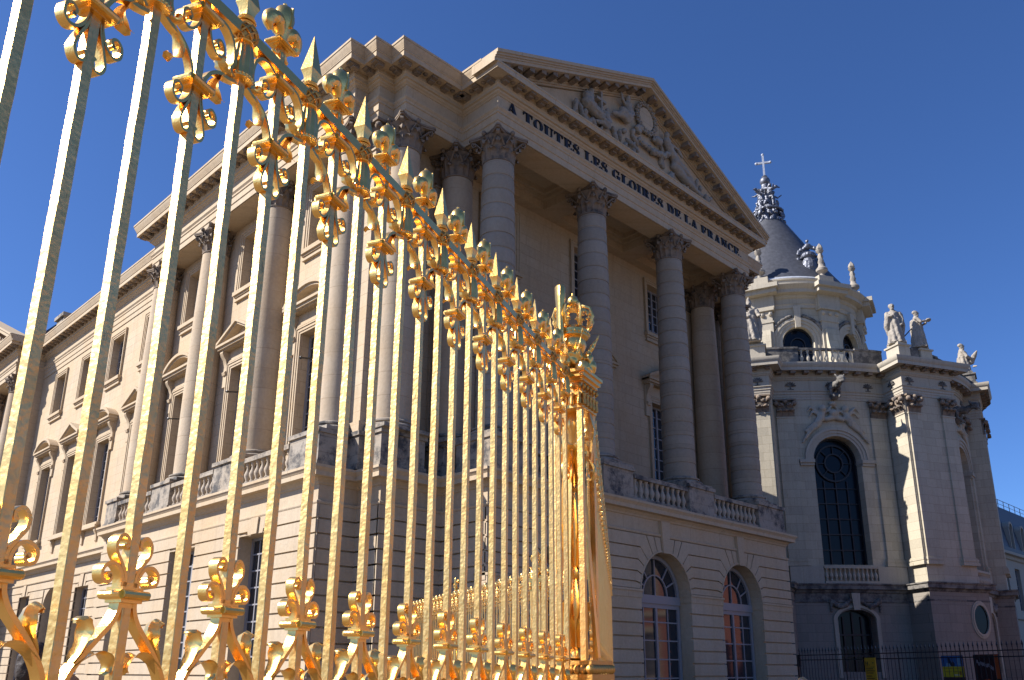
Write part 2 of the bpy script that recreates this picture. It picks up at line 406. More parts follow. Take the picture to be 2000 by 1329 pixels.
def column(parent, x, y, zt=8.75, za=19.0, r0=.66, r1=.56, bands=True, m='column', rot=0, joint=.56, plinth=True):
    c = MB(); prof = [(r0, zt+.42)]; n = int((za-zt-.42)/joint); z = zt+.42
    for i in range(n*4+1):
        q = i/(n*4); zz = zt+.42+(za-zt-.42)*q; rr = r0-(r0-r1)*(max(0, q-.25)/.75)**1.6
        if bands and i % 4 == 0 and 0 < i < n*4:
            prof += [(rr, zz-.03), (rr-.022, zz-.012), (rr-.022, zz+.012), (rr, zz+.03)]
        elif bands: prof.append((rr+(.012 if i % 4 == 2 else .008), zz))
        else: prof.append((rr, zz))
    c.lathe(prof, x, y, 0, 40)
    o = c.build('column', M[m], parent)
    b = MB()
    b.lathe([(r0*1.33,.12),(r0*1.38,.15),(r0*1.38,.19),(r0*1.33,.225),(r0*1.2,.23),(r0*1.13,.26),(r0*1.15,.3),(r0*1.22,.31),(r0*1.22,.36),(r0*1.15,.385),(r0*1.05,.39),(r0*1.02,.43)], x, y, zt, 40)
    w = r0*1.4; b.box(x-w, x+w, y-w, y+w, zt, zt+.12); b.build('column_base', M['parapet'], o)
    key = round(r1, 3)
    if key not in _capme:
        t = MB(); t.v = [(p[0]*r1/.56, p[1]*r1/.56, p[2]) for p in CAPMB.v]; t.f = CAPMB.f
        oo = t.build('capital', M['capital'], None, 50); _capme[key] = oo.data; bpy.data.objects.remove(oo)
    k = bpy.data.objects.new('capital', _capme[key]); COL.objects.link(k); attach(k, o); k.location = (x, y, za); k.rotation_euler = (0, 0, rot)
    return o
def surround(F, parent, c, w, z0, z1, hood=None, name='window_surround', sill=True):
    """moulded architrave, sill and optional pedimented hood on consoles"""
    m = MB(); h = w/2
    for (a, b, d) in ((0,.09,.05),(.09,.2,.08),(.2,.26,.11)):
        F.box(m, c-h-b, c-h-a, z0, z1+b, 0, d); F.box(m, c+h+a, c+h+b, z0, z1+b, 0, d); F.box(m, c-h-a, c+h+a, z1+a, z1+b, .001, d+.001)
    if sill: F.box(m, c-h-.32, c+h+.32, z0-.18, z0, 0, .2); F.box(m, c-h-.26, c+h+.26, z0-.26, z0-.18, 0, .13)
    if not hood:
        for (a, b, d) in ((0,.09,.05),(.09,.2,.08),(.2,.26,.11)): F.box(m, c-h-b, c+h+b, z0-b-.18, z0-a-.18, .002, d+.002)
    o = m.build(name, M['trim'], parent)
    if hood:
        q = MB(); H0 = z1+.26; hw = h+.62
        F.box(q, c-h-.2, c+h+.2, H0+.02, H0+.52, 0, .06)                       # frieze
        F.box(q, c-h-.24, c+h+.24, H0+.02, H0+.1, .06, .1)
        for sg in (-1, 1):                                                # consoles
            u = c+sg*(h+.37)
            pr = [(0, H0+.5), (.34, H0+.5), (.36, H0+.42), (.3, H0+.28), (.2, H0+.16), (.12, H0-.1), (.12, H0-.3), (.2, H0-.38), (.16, H0-.5), (0, H0-.52)]
            q.prism(pr, lambda d, z, t, u=u: F(u+t, z, d), -.12, .12)
            q.prism([(0, H0+.5), (.1, H0+.5), (.1, H0-1.0), (0, H0-1.0)], lambda d, z, t, u=u: F(u+t, z, d), -.16, .16)
        F.box(q, c-hw, c+hw, H0+.56, H0+.66, 0, .42); F.box(q, c-hw-.05, c+hw+.05, H0+.66, H0+.76, 0, .5)
        n = int(2*hw/.09)
        for i in range(n): F.box(q, c-hw+.04+i*.09, c-hw+.09+i*.09, H0+.50, H0+.56, 0, .34)
        zb = H0+.76
        if hood == 'tri':
            ap = zb+.72
            for sg in (-1, 1):
                for (o1, o2, d) in ((0, .12, .5), (-.09, 0, .42)):
                    F.poly(q, [(c+sg*(hw+.05), zb+o1-.0), (c+sg*(hw+.05), zb+o2), (c, ap+o2), (c, ap+o1)], 0, d)
            F.poly(q, [(c-hw, zb), (c+hw, zb), (c, ap)], 0, .1)
        else:
            R = (hw*hw+.6*.6)/(2*.6); a = math.asin(hw/R); zc = zb+.6-R
            F.arcband(q, c, zc, R-.02, R+.12, 0, .5, pi/2-a, pi/2+a, 16); F.arcband(q, c, zc, R-.11, R-.02, 0, .42, pi/2-a, pi/2+a, 16)
            F.poly(q, [(c+R*.98*sin(a*(2*i/12-1)), zc+R*.98*cos(a*(2*i/12-1))) for i in range(13)], 0, .1)
        q.build('window_hood', M['trim'], parent)
    return o
BAL = [(.055,0),(.075,.03),(.075,.06),(.05,.08),(.055,.14),(.095,.24),(.1,.32),(.075,.4),(.045,.5),(.04,.58),(.06,.62),(.06,.65),(.075,.68),(.075,.72)]
_balme = {}
def balustrade(F, parent, u0, u1, z0, h=1.05, d=0, n=None, mr='parapet', mb_='baluster', inset=.0, scale=1.0, name='balustrade'):
    k = (h-.33)/.72; r = MB()
    F.box(r, u0, u1, z0, z0+.17, d-.2, d+.06); F.box(r, u0, u1, z0+h-.16, z0+h, d-.22, d+.08)
    o = r.build(name, M[mr], parent)
    n = n or max(2, int((u1-u0)/.34))
    key = (round(k, 3), scale, mb_)
    if key not in _balme:
        b = MB(); b.lathe([(x*1.15*scale, z*k) for x, z in BAL], 0, 0, 0, 12, cap=False); t = b.build('baluster', M[mb_]); _balme[key] = t.data; bpy.data.objects.remove(t)
    for i in range(n):
        p = F(u0+(u1-u0)*(i+.5)/n, 0, d-.07); b = bpy.data.objects.new('baluster', _balme[key]); COL.objects.link(b); attach(b, o); b.location = (p[0], p[1], z0+.17)
    return o
def pedestal(F, parent, u0, u1, z0, z1, d0, d1, m='parapet', name='pedestal'):
    p = MB(); F.box(p, u0, u1, z0+.2, z1-.14, d0, d1); F.box(p, u0-.05, u1+.05, z0, z0+.2, d0, d1+.05); F.box(p, u0-.06, u1+.06, z1-.14, z1, d0, d1+.07)
    return p.build(name, M[m], parent)
def courses(mb, F, u0, u1, z0, z1, holes=(), ch=.45, gap=.055, pr=.05, top=None):
    """rusticated courses standing proud of the wall with open horizontal joints"""
    z = z1
    while z > z0+.05:
        zb = max(z-ch, z0); hs = [(h[0], h[1]) for h in holes if zb < h[3]-.02 and z > h[2]]
        cur = u0
        for a, b in sorted(hs):
            if a > cur: F.box(mb, cur, a, zb+gap, z, -.05, pr)
            cur = max(cur, b)
        if cur < u1: F.box(mb, cur, u1, zb+gap, z, -.05, pr)
        z = zb
def flat_voussoirs(mb, F, c, w, zt, ztop, pr=.05):
    h = w/2; n = 3; g = .02
    kw = .19
    F.poly(mb, [(c-kw, zt), (c+kw, zt), (c+kw+.05, ztop), (c-kw-.05, ztop)], -.02, pr+.06)
    for sg in (-1, 1):
        xs = [kw+.02, kw+.02+(h-kw)/3, kw+.02+(h-kw)*2/3, h+.0]
        xt = [kw+.07, kw+.07+(h-kw)/2.4, kw+.07+(h-kw)*1.1, h+.42]
        for i in range(3):
            zt2 = ztop-(.0 if i < 1 else .45 if i < 2 else .45)
            F.poly(mb, [(c+sg*(xs[i]+g), zt), (c+sg*(xs[i+1]-g), zt), (c+sg*(xt[i+1]-g), zt2-.03), (c+sg*(xt[i]+g), zt2-.03)], -.02, pr+.003)

# ------------------------------------------------------------------ ground
g = MB(); g.add([(-900,-900,0),(900,-900,0),(900,900,0),(-900,900,0)], [(0,1,2,3)])
mg, ntg, pg_ = mat('cobbled_court'); tc = N(ntg, 'ShaderNodeNewGeometry'); vo = N(ntg, 'ShaderNodeTexVoronoi', Scale=7.0); ntg.links.new(tc.outputs['Position'], vo.inputs['Vector'])
ntg.links.new(mix_(ntg, ramp_(ntg, vo.outputs['Distance'], .2, .6), (.22,.165,.115), (.11,.085,.06)), pg_.inputs['Base Color']); pg_.inputs['Roughness'].default_value = .9
tag(g.build('ground', mg, None, 0), kind='structure')

# ------------------------------------------------------------------ the pavilion with the columned portico
PV = thing('palace_pavilion', (27.85, 30, 0), 'stone palace pavilion with pedimented column portico and black inscription on its frieze', 'palace')
FP = Fr((0, 23.2), (1, 0), (0, -1)); FS = Fr((16.55, 0), (0, 1), (-1, 0)); FB = Fr((0, 19.7), (1, 0), (0, -1)); FBS = Fr((15.05, 0), (0, 1), (-1, 0))
BX = (22.5, 27.85, 33.15); SY = (26.6, 31.95, 37.25)
w = MB()
for F, u0, u1, cs in ((FP, 16.55, 40.0, BX), (FS, 23.8, 40.19, SY)):
    F.wall(w, u0, u1, 7.5, 16.0, -.6, 0, [(c-.85, c+.85, 8.95, 13.5) for c in cs])
    F.wall(w, u0, u1, 16.0, 21.3, -.6, 0, [(c-.85, c+.85, 16.95, 19.5) for c in cs])
w.box(17.15, 17.6, 23.8, 24.0, 7.5, 21.3)
w.box(16.2, 17.19, 40.1, 40.6, 7.5, 21.3)
w.build('upper_wall', M['stone'], PV, 0)
c_ = MB(); c_.box(17.7, 39.5, 24.3, 45, 0, 22.5); c_.box(19.4, 36.4, 20.05, 24.3, 21.0, 22.4); c_.box(16.1, 19.5, 22.8, 24.3, 20.3, 22.4); c_.box(16.1, 17.7, 23.4, 40.1, 21.2, 22.4); c_.box(36.5, 39.6, 22.0, 24.3, 20.3, 22.4)
c_.build('inner_core', M['rust'], PV, 0)
c_ = MB(); c_.box(39.6, 50, 33, 62, 0, 20); c_.build('added_shade_block', M['rust'], PV, 0)  # unseen block added behind the portico to shade the chapel's lower walls
for cs, F in ((BX, FP), (SY, FS)):
    for i, c in enumerate(cs):
        glazed(F, PV, c-.85, c+.85, 8.97, 13.5, -.42, 4, 9); glazed(F, PV, c-.85, c+.85, 16.97, 19.5, -.42, 4, 6)
        surround(F, PV, c, 1.7, 8.95, 13.5, ('seg' if i % 2 == 0 else 'tri') if F is FS else ('tri', 'seg', 'tri')[i], sill=False)
        surround(F, PV, c, 1.7, 16.95, 19.5)
# small black lamp rods by the first floor windows
for c in SY:
    r = MB(); r.tube([FS(c-.6, 12.2, -.3), FS(c-.6, 12.0, .75)], .03, 6); r.ball(FS(c-.6, 12.0, .78), .06, 6, 4); r.build('shutter_rod', M['iron'], PV)
# basement
w = MB(); hb = []
FB.wall(w, 18.89, 37.16, 0, 6.98, -.7, -.05, [(c-1.55, c+1.55, 0, 4.3, 'arch') for c in BX])
FBS.wall(w, 23.09, 39.96, 0, 6.98, -.7, -.05, [(c-1.05, c+1.05, .9, 5.85) for c in SY])
w.box(15.12, 16.6, 23.1, 23.7, 0, 7.4); w.box(16.5, 17.2, 21.95, 23.1, 0, 7.4); w.box(16.5, 19.3, 21.9, 23.0, 0, 7.4); w.box(18.9, 19.6, 20.41, 22.4, 0, 7.4); w.box(36.5, 37.15, 20.41, 24.3, 0, 7.4); w.box(15.1, 17.9, 39.5, 39.95, 0, 7.4)
w.box(15.1, 17.7, 23.1, 40.0, 7.0, 7.45); w.box(18.9, 37.1, 19.8, 24.0, 7.0, 7.45); w.box(17.7, 37, 23.3, 24.3, 0, 7.0)
w.build('basement_wall', M['rust'], PV, 0)
w = MB()
courses(w, FBS, 23.0, 40.0, 0, 6.38, [(c-1.05, c+1.05, .9, 5.85) for c in SY])
for c in SY:
    flat_voussoirs(w, FBS, c, 2.1, 5.85, 6.38)
FX = Fr((0, 23.05), (1, 0), (0, -1)); courses(w, FX, 15.05, 16.45, 0, 6.38)
FY = Fr((16.45, 0), (0, -1), (-1, 0)); courses(w, FY, -23.05, -21.85, 0, 6.38)
FX = Fr((0, 21.85), (1, 0), (0, -1)); courses(w, FX, 16.4, 18.85, 0, 6.38)
FY = Fr((18.85, 0), (0, -1), (-1, 0)); courses(w, FY, -21.85, -19.7, 0, 6.38)
for x in (15.0,): FBS.box(w, 22.97, 23.02, 0, 6.38, -.02, .0)
# portico arches: joints bend towards the voussoirs
R_ = 1.55; ZS = 4.4; ang = [0, 11, 23, 35, 47]; zk = [4.4, 4.66, 5.03, 5.45, 5.9]
edges = [18.8, (BX[0]+BX[1])/2, (BX[1]+BX[2])/2, 37.25]
for i, c in enumerate(BX):
    for sg in (-1, 1):
        far = abs((edges[i] if sg < 0 else edges[i+1])-c)
        def A(a, r=R_): return (r*cos(radians(a)), 4.3+r*sin(radians(a)))
        def arc(a0, a1): return [A(a0+(a1-a0)*q/4) for q in range(5)]
        for k in range(4):
            g_ = .024; a0, a1 = ang[k], ang[k+1]
            def Bp(a, z):
                p = A(a); l = max(.02, (z-p[1])/max(sin(radians(a)), .15)); return (p[0]+l*cos(radians(a)), z)
            lo = [(A(a0)[0]+.0, zk[k]+g_)] if k == 0 else [(Bp(a0, zk[k])[0], zk[k]+g_), (A(a0)[0], A(a0)[1]+g_*1.3)]
            hi = [(A(a1)[0], A(a1)[1]-g_*1.3), (Bp(a1, zk[k+1])[0], zk[k+1]-g_)]
            poly = [(far, zk[k]+g_)]+lo+(arc(a0, a1)[1:-1])+hi+[(far, zk[k+1]-g_)]
            FB.poly(w, [(c+sg*u, z) for u, z in poly], -.05, .05)
        # spandrel up to the string and the steep voussoirs
        def T(a): 
            p = A(a); l = (6.36-p[1])/sin(radians(a)); return (p[0]+l*cos(radians(a)), 6.36)
        p47 = A(47); l = (5.9-p47[1])/sin(radians(47)); b47 = (p47[0]+l*cos(radians(47)), 5.9)
        poly = [(far, 5.9+.024), (b47[0]+.02, 5.9+.024), (p47[0], p47[1]+.03)]+[A(47+14*q/3) for q in (1, 2)]+[(A(60.5)), (T(60.5)), (far, 6.36)]
        FB.poly(w, [(c+sg*u, z) for u, z in poly], -.05, .05)
        for a0, a1 in ((62, 71.5), (73, 82)):
            FB.poly(w, [(c+sg*u, z) for u, z in [A(a0), A((a0+a1)/2), A(a1), T(a1), T(a0)]], -.05, .05)
    FB.poly(w, [(c-.18, 5.80), (c+.18, 5.80), (c+.27, 6.98), (c-.27, 6.98)], -.05, .13)
    FB.arcband(w, c, 4.3, R_-.0, R_+.06, -.04, .065)
courses(w, FB, 18.8, 37.25, 0, 4.1, [(c-R_, c+R_, -1, 9) for c in BX])
w.build('rusticated_face', M['rust'], PV, 0)
es = [18.85]+[q for c in BX for q in (c-R_, c+R_)]+[37.2]
for a, b in zip(es[::2], es[1::2]):
    w = MB(); FB.box(w, a-.03, b+.03, 4.1, 4.32, -.5, .075); FB.box(w, a-.05, b+.05, 4.32, 4.4, -.5, .11); w.build('impost_band', M['trim'], PV, 0)
for c in BX:
    glazed(FB, PV, c-1.5, c+1.5, .05, 4.0, -.55, 4, 6, name='arched_door_window', edge=.16, bar=.05)
    t = MB(); FB.box(t, c-1.5, c+1.5, 4.0, 4.3, -.56, -.42); t.build('transom', M['frame'], PV, 0)
    f = MB(); rr = 1.5
    FB.arcband(f, c, 4.3, rr-.15, rr, -.55, -.45); FB.arcband(f, c, 4.3, rr*.48, rr*.48+.05, -.53, -.47)
    for a in (25, 52, 90, 128, 155):
        t_ = radians(a); w_ = .025; r0 = .0 if a == 90 else rr*.5
        FB.poly(f, [(c+r0*cos(t_)-w_*sin(t_), 4.3+r0*sin(t_)+w_*cos(t_)), (c+r0*cos(t_)+w_*sin(t_), 4.3+r0*sin(t_)-w_*cos(t_)), (c+(rr-.1)*cos(t_)+w_*sin(t_), 4.3+(rr-.1)*sin(t_)-w_*cos(t_)), (c+(rr-.1)*cos(t_)-w_*sin(t_), 4.3+(rr-.1)*sin(t_)+w_*cos(t_))], -.528, -.475)
    fo = f.build('fanlight', M['frame'], PV)
    f = MB(); FB.poly(f, [(c+(rr-.02)*cos(pi*i/20), 4.3+(rr-.02)*sin(pi*i/20)) for i in range(21)], -.6, -.54); f.build('pane', M['glass'], fo)
for c in SY:
    glazed(FBS, PV, c-1.05, c+1.05, .95, 5.85, -.5, 4, 9, edge=.1)
BP = [(15.05,40.0),(15.05,23.05),(16.45,23.05),(16.45,21.85),(18.85,21.85),(18.85,19.7),(37.2,19.7),(37.2,21.85),(39.4,21.85),(39.4,30)]
w = MB(); w.sweep(BCOR, BP); w.sweep(BSTR, BP); w.sweep([(0,6.5),(0,6.98)], BP)
w.build('basement_cornice', M['trim'], PV, 20)
# parapets and pedestals over the basement
for (a, b) in ((19.0, 20.75), (24.3, 26.0), (29.6, 31.35), (34.9, 37.1)): pedestal(FB, PV, a, b, 7.52, 8.75, -1.7, .1)
for (a, b) in ((20.82, 24.22), (26.08, 29.52), (31.43, 34.82)): balustrade(FB, PV, a, b, 7.52, 1.03, .02, n=10)
for (a, b) in ((23.1, 24.8), (28.3, 30.0), (33.65, 35.35), (38.9, 40.1)): pedestal(FBS, PV, a, b, 7.52, 8.75, -1.5, .08)
for (a, b) in ((24.88, 28.22), (30.08, 33.57), (35.43, 38.82)): balustrade(FBS, PV, a, b, 7.52, 1.03, .0, n=10)
FA = Fr((0, 21.85), (1, 0), (0, -1)); pedestal(FA, PV, 16.3, 18.0, 7.52, 8.75, -1.35, .1); pedestal(FA, PV, 18.85, 20.4, 7.52, 8.75, -1.3, -.0); pedestal(FA, PV, 35.2, 36.9, 7.52, 8.75, -1.3, -.1); pedestal(FA, PV, 37.7, 39.4, 7.52, 8.75, -1.3, .1)
FA2 = Fr((0, 22.6), (1, 0), (0, -1)); pedestal(FA2, PV, 16.05, 17.1, 7.52, 8.75, -.9, .02)
# columns
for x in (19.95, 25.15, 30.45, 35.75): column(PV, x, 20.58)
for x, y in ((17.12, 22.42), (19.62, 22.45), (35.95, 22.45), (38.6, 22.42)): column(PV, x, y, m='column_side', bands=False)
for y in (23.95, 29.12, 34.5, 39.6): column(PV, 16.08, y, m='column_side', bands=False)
# square pier between the corner columns and responds against the walls
def pier(F, u0, u1, d0, d1):
    p = MB(); F.box(p, u0, u1, 8.75, 19.0, d0, d1); F.box(p, u0-.05, u1+.05, 18.93, 19.0, d0, d1+.05); F.box(p, u0-.08, u1+.08, 8.75, 9.1, d0, d1+.08)
    o = p.build('pilaster', M['stone'], PV, 0)
    k = MB()
    F.box(k, u0+.04, u1-.04, 19.0, 20.05, d0, d1-.02)
    for zz, h, s in ((19.05, .42, 0), (19.1, .72, 1)):
        n = 3
        for i in range(n+s):
            u = u0+(u1-u0)*(i+.5*(1-s))/n; pr = [(0,0),(.04,.3*h),(.07,.65*h),(.2,h),(.26,.85*h)]
            for j in range(len(pr)-1):
                k.add([F(u-.14, zz+pr[j][1], d1+pr[j][0]), F(u+.14, zz+pr[j][1], d1+pr[j][0]), F(u+.12, zz+pr[j+1][1], d1+pr[j+1][0]), F(u-.12, zz+pr[j+1][1], d1+pr[j+1][0])], [(0,1,2,3)])
    for u in (u0-.02, u1+.02):
        c = F(u, 19.85, d1+.1); k.ball(c, .14, 8, 6)
    F.box(k, u0-.12, u1+.12, 20.05, 20.15, d0, d1+.16); k.build('pilaster_capital', M['capital'], o)
pier(Fr((0, 23.2), (1, 0), (0, -1)), 16.12, 17.0, -.1, .5)
for x in (19.62, 35.95): pier(FP, x-.5, x+.5, -.02, .12)
# entablature
EP = [(17.25,40.2),(15.5,40.2),(15.5,23.3),(16.05,23.3),(16.05,22.6),(16.7,22.6),(16.7,21.9),(19.35,21.9),(19.35,20.0),(36.45,20.0),(36.45,21.9),(39.1,21.9),(39.1,22.6),(39.75,22.6),(39.75,23.3),(40.3,23.3),(40.3,40)]
w = MB(); w.sweep(ENT, EP); w.box(15.55, 16.6, 23.36, 40.1, 20.15, 21.2); w.box(16.1, 16.75, 22.66, 23.4, 20.15, 21.2); w.box(16.72, 19.4, 21.95, 23.2, 20.15, 21.2); w.box(36.4, 39.0, 21.95, 23.2, 20.15, 21.2)
w.box(19.42, 36.4, 20.05, 21.05, 20.15, 20.9)
for x in (19.95, 25.15, 30.45, 35.85): w.box(x-.5, x+.5, 21.05, 23.2, 20.152, 20.9)
w.box(20.45, 35.35, 22.75, 23.2, 20.154, 20.9)
for a, b in ((20.45, 24.65), (25.65, 29.95), (30.95, 35.35)):      # coffer mouldings
    for k, (t, z) in enumerate(((.16, 20.5), (.3, 20.66))):
        w.box(a, a+t, 21.05, 22.75, z, 20.9); w.box(b-t, b, 21.05, 22.75, z, 20.9); w.box(a+t, b-t, 21.05, 21.05+t, z, 20.9); w.box(a+t, b-t, 22.75-t, 22.75, z, 20.9)
w.box(19.5, 36.3, 20.1, 23.2, 20.88, 21.0)
w.build('entablature', M['trim'], PV, 20)
modillions(PV, EP[:9])
modillions(PV, EP[8:10])
modillions(PV, EP[9:])
w = MB(); w.sweep(CROWN, EP[:9]); w.sweep(CROWN, EP[9:]); w.sweep([(.7, 22.2), (.1, 22.26)], EP[8:10], caps=False)
w.build('cornice_crown', M['trim'], PV, 20)
w = MB(); AT = [(.05,22.6),(.05,23.2),(.12,23.22),(.12,23.36),(-.35,23.38),(-.35,22.6)]
w.sweep(AT, [(17.4,39.9),(15.9,39.9),(15.9,23.5),(16.35,23.5),(16.35,22.85),(17.0,22.85),(17.0,22.2),(19.6,22.2),(19.6,20.5)])
w.build('blocking_course', M['parapet'], PV, 0)
w = MB(); w.tube([(19.0, 21.6, 22.95), (19.7, 21.6, 22.8)], .1, 8); w.tube([(18.95, 20.9, 22.9), (19.6, 20.9, 22.8)], .06, 8); w.build('rain_spout', M['lead'], PV)
# pediment
w = MB(); x0, x1, xm = 18.5, 37.3, 27.9; zl, za = 22.5, 26.55; sl = (za-zl)/(xm-x0)
for sg in (-1, 1):
    xa = x0 if sg < 0 else x1
    for (o0, o1, d, ins) in ((-.12,.02,.86,0),(-.2,-.12,.80,0),(-.27,-.2,.74,0),(-.40,-.27,.70,.0),(-.44,-.40,.26,.7),(-.54,-.44,.22,.9),(-.63,-.54,.14,1.1),(-.70,-.63,.07,1.3)):
        xs = xa-sg*ins; zz = zl+sl*ins
        w.prism([(xs, zz+o0), (xs, zz+o1), (xm, za+o1), (xm, za+o0)], lambda u, v, t: (u, 20.0-t, v), -.5, d)
w.prism([(19.6, 22.2), (36.2, 22.2), (xm, 25.85)], lambda u, v, t: (u, 20.0-t, v), -.45, .02)
w.build('raking_cornice', M['trim'], PV, 0)
for sg in (-1, 1):
    for k in range(14):
        u = .42+k*.635; xc = xm+sg*u; zc = za-sl*u-.41; w = MB()
        w.prism([(xc-.125, zc-.16), (xc+.125, zc-.16), (xc+.125, zc-sg*sl*.125), (xc-.125, zc+sg*sl*.125)], lambda a, v, t: (a, 20.0-t, v), .2, .62); w.build('raking_modillion', M['capital'], PV, 0)
        w = MB(); w.ball((xc+sg*.31, 19.58, zc-sl*.31-.03), (.1, .1, .055), 8, 4); w.build('rosette', M['capital'], PV)
w = MB(); w.prism([(19.3, 22.55), (36.5, 22.55), (xm, 26.3)], lambda u, v, t: (u, 20.5+t, v), 0, 12); w.build('pavilion_roof', M['lead_pale'], PV, 0)
# ------------------------------------------------------------------ inscription
def ring(cx, cy, ow, oh, iw, ih, a0=0, a1=360, n=20):
    r = []
    for i in range(n):
        t0, t1 = radians(a0+(a1-a0)*i/n), radians(a0+(a1-a0)*(i+1)/n)
        r.append([(cx+iw*cos(t0), cy+ih*sin(t0)), (cx+ow*cos(t0), cy+oh*sin(t0)), (cx+ow*cos(t1), cy+oh*sin(t1)), (cx+iw*cos(t1), cy+ih*sin(t1))])
    return r
def rc(a, b, c, d): return [(a, c), (b, c), (b, d), (a, d)]
def glyph(ch):
    g = []; S = lambda x0, x1, y: g.append(rc(x0, x1, y, y+.06))
    if ch == 'A': g += [[(.10,.0),(.18,.0),(.47,1),(.40,1)], [(.56,0),(.84,0),(.54,1),(.38,1)], rc(.22,.62,.29,.36)]; S(0,.28,0); S(.48,.92,0); w = .92
    elif ch == 'T': g += [rc(.3,.56,0,1), rc(.02,.84,.93,1), [(.02,.7),(.07,.7),(.14,.93),(.02,.93)], [(.84,.7),(.79,.7),(.72,.93),(.84,.93)]]; S(.18,.68,0); w = .86
    elif ch == 'O': g += ring(.45,.5,.43,.52,.2,.46); w = .9
    elif ch == 'U': g += [rc(.1,.35,.3,1), rc(.68,.76,.3,1)]+ring(.43,.32,.33,.34,.085,.25,180,270,8)+ring(.43,.32,.33,.34,.25,.25,270,360,8); S(.0,.46,.94); S(.56,.88,.94); w = .88
    elif ch in 'EF':
        g += [rc(.12,.38,0,1), rc(.38,.74,.93,1), rc(.38,.56,.48,.55), [(.74,.7),(.69,.7),(.6,.93),(.74,.93)], [(.6,.36),(.55,.36),(.5,.51),(.55,.67),(.6,.67)]]; S(.02,.4,.94); S(.02,.4 if ch == 'E' else .5,0)
        if ch == 'E': g += [rc(.38,.78,0,.07), [(.78,.3),(.73,.3),(.62,.07),(.78,.07)]]
        w = .8
    elif ch == 'S': g += ring(.36,.74,.30,.28,.07,.2,60,270,12)+ring(.36,.27,.32,.29,.09,.2,-120,90,12)+[[(.14,.62),(.34,.46),(.6,.36),(.5,.5),(.3,.66),(.12,.8)], rc(.56,.62,.68,.96), rc(.04,.1,.04,.34), [(.04,.1),(.1,.1),(.3,.0),(.22,-.02)]]; w = .72
    elif ch == 'L': g += [rc(.12,.38,0,1), rc(.38,.76,0,.07), [(.76,.34),(.71,.34),(.6,.07),(.76,.07)]]; S(.02,.5,.94); S(.02,.4,0); w = .78
    elif ch == 'G': g += ring(.45,.5,.43,.52,.2,.46,48,330,18)+[rc(.58,.82,.06,.42), rc(.7,.76,.66,.98)]; S(.5,.92,.4); w = .94
    elif ch == 'C': g += ring(.45,.5,.43,.52,.2,.46,50,318,18)+[rc(.7,.76,.66,.98), rc(.74,.78,.12,.3)]; w = .84
    elif ch == 'I': g += [rc(.1,.36,0,1)]; S(0,.46,.94); S(0,.46,0); w = .48
    elif ch == 'R': g += [rc(.12,.38,0,1), rc(.38,.5,.93,1), rc(.38,.5,.47,.54)]+ring(.48,.735,.3,.265,.06,.2,-90,90,10)+[[(.46,.5),(.62,.5),(.88,0),(.6,0)]]; S(.02,.4,.94); S(.02,.48,0); S(.56,.96,0); w = .94
    elif ch == 'D': g += [rc(.12,.38,0,1), rc(.38,.46,.93,1), rc(.38,.46,0,.07)]+ring(.42,.5,.44,.5,.2,.43,-90,90,14); S(.02,.4,.94); S(.02,.4,0); w = .9
    elif ch == 'N': g += [rc(.14,.21,0,1), rc(.73,.8,0,1), [(.12,1),(.36,1),(.8,0),(.62,0)]]; S(.02,.36,.94); S(.02,.34,0); S(.6,.93,.94); w = .94
    elif ch == '.': g += ring(.1,.1,.1,.1,0,0,0,360,10); w = .2
    return g, w
TXT = 'A TOUTES LES GLOIRES DE LA FRANCE.'
H_ = .43; adv = []; tot = 0
for ch in TXT:
    if ch == ' ': adv.append((ch, None, tot)); tot += .42*H_; continue
    g, w_ = glyph(ch); adv.append((ch, g, tot)); tot += (w_+.09)*H_
sx = (35.8-19.75)/tot; FI = Fr((0, 20.0), (1, 0), (0, -1)); INS = MB()
for ch, g, x in adv:
    if g is None: continue
    l = MB()
    for j, poly in enumerate(g): FI.poly(l, [(19.75+(x+px*H_)*sx, 20.995+py*H_) for px, py in poly], -.01, .075+.0006*(j % 5))
    l.build('letter', M['letter'], PV, 0)

# ------------------------------------------------------------------ sculpture helpers
def blobs(name, prims, m, parent=None, voxel=.03, disp=0.0, dscale=.3, local=False, deci=None):
    b = MB()
    for p in prims:
        if p[0] == 'b': b.ball(p[1], p[2], 14, 9, p[3] if len(p) > 3 else None)
        elif p[0] == 't':
            b.tube(p[1], p[2], 12)
            rr = p[2] if isinstance(p[2], (list, tuple)) else [p[2]]*len(p[1])
            for q, r in zip(p[1], rr): b.ball(q, r, 12, 7)
        elif p[0] == 'm': b.merge(p[1])
    o = b.build(name, m, None, 0)
    md = o.modifiers.new('remesh', 'REMESH'); md.mode = 'VOXEL'; md.voxel_size = voxel; md.use_smooth_shade = True
    if disp:
        tx = bpy.data.textures.new('folds', 'CLOUDS'); tx.noise_scale = dscale
        d = o.modifiers.new('folds', 'DISPLACE'); d.texture = tx; d.strength = disp; d.mid_level = .5; d.texture_coords = 'LOCAL'
    dg = bpy.context.evaluated_depsgraph_get(); me = bpy.data.meshes.new_from_object(o.evaluated_get(dg)); me.materials.clear(); me.materials.append(m)
    me.shade_smooth()
    bpy.data.objects.remove(o); n = bpy.data.objects.new(name, me); COL.objects.link(n)
    if parent is not None: attach(n, parent)
    return n
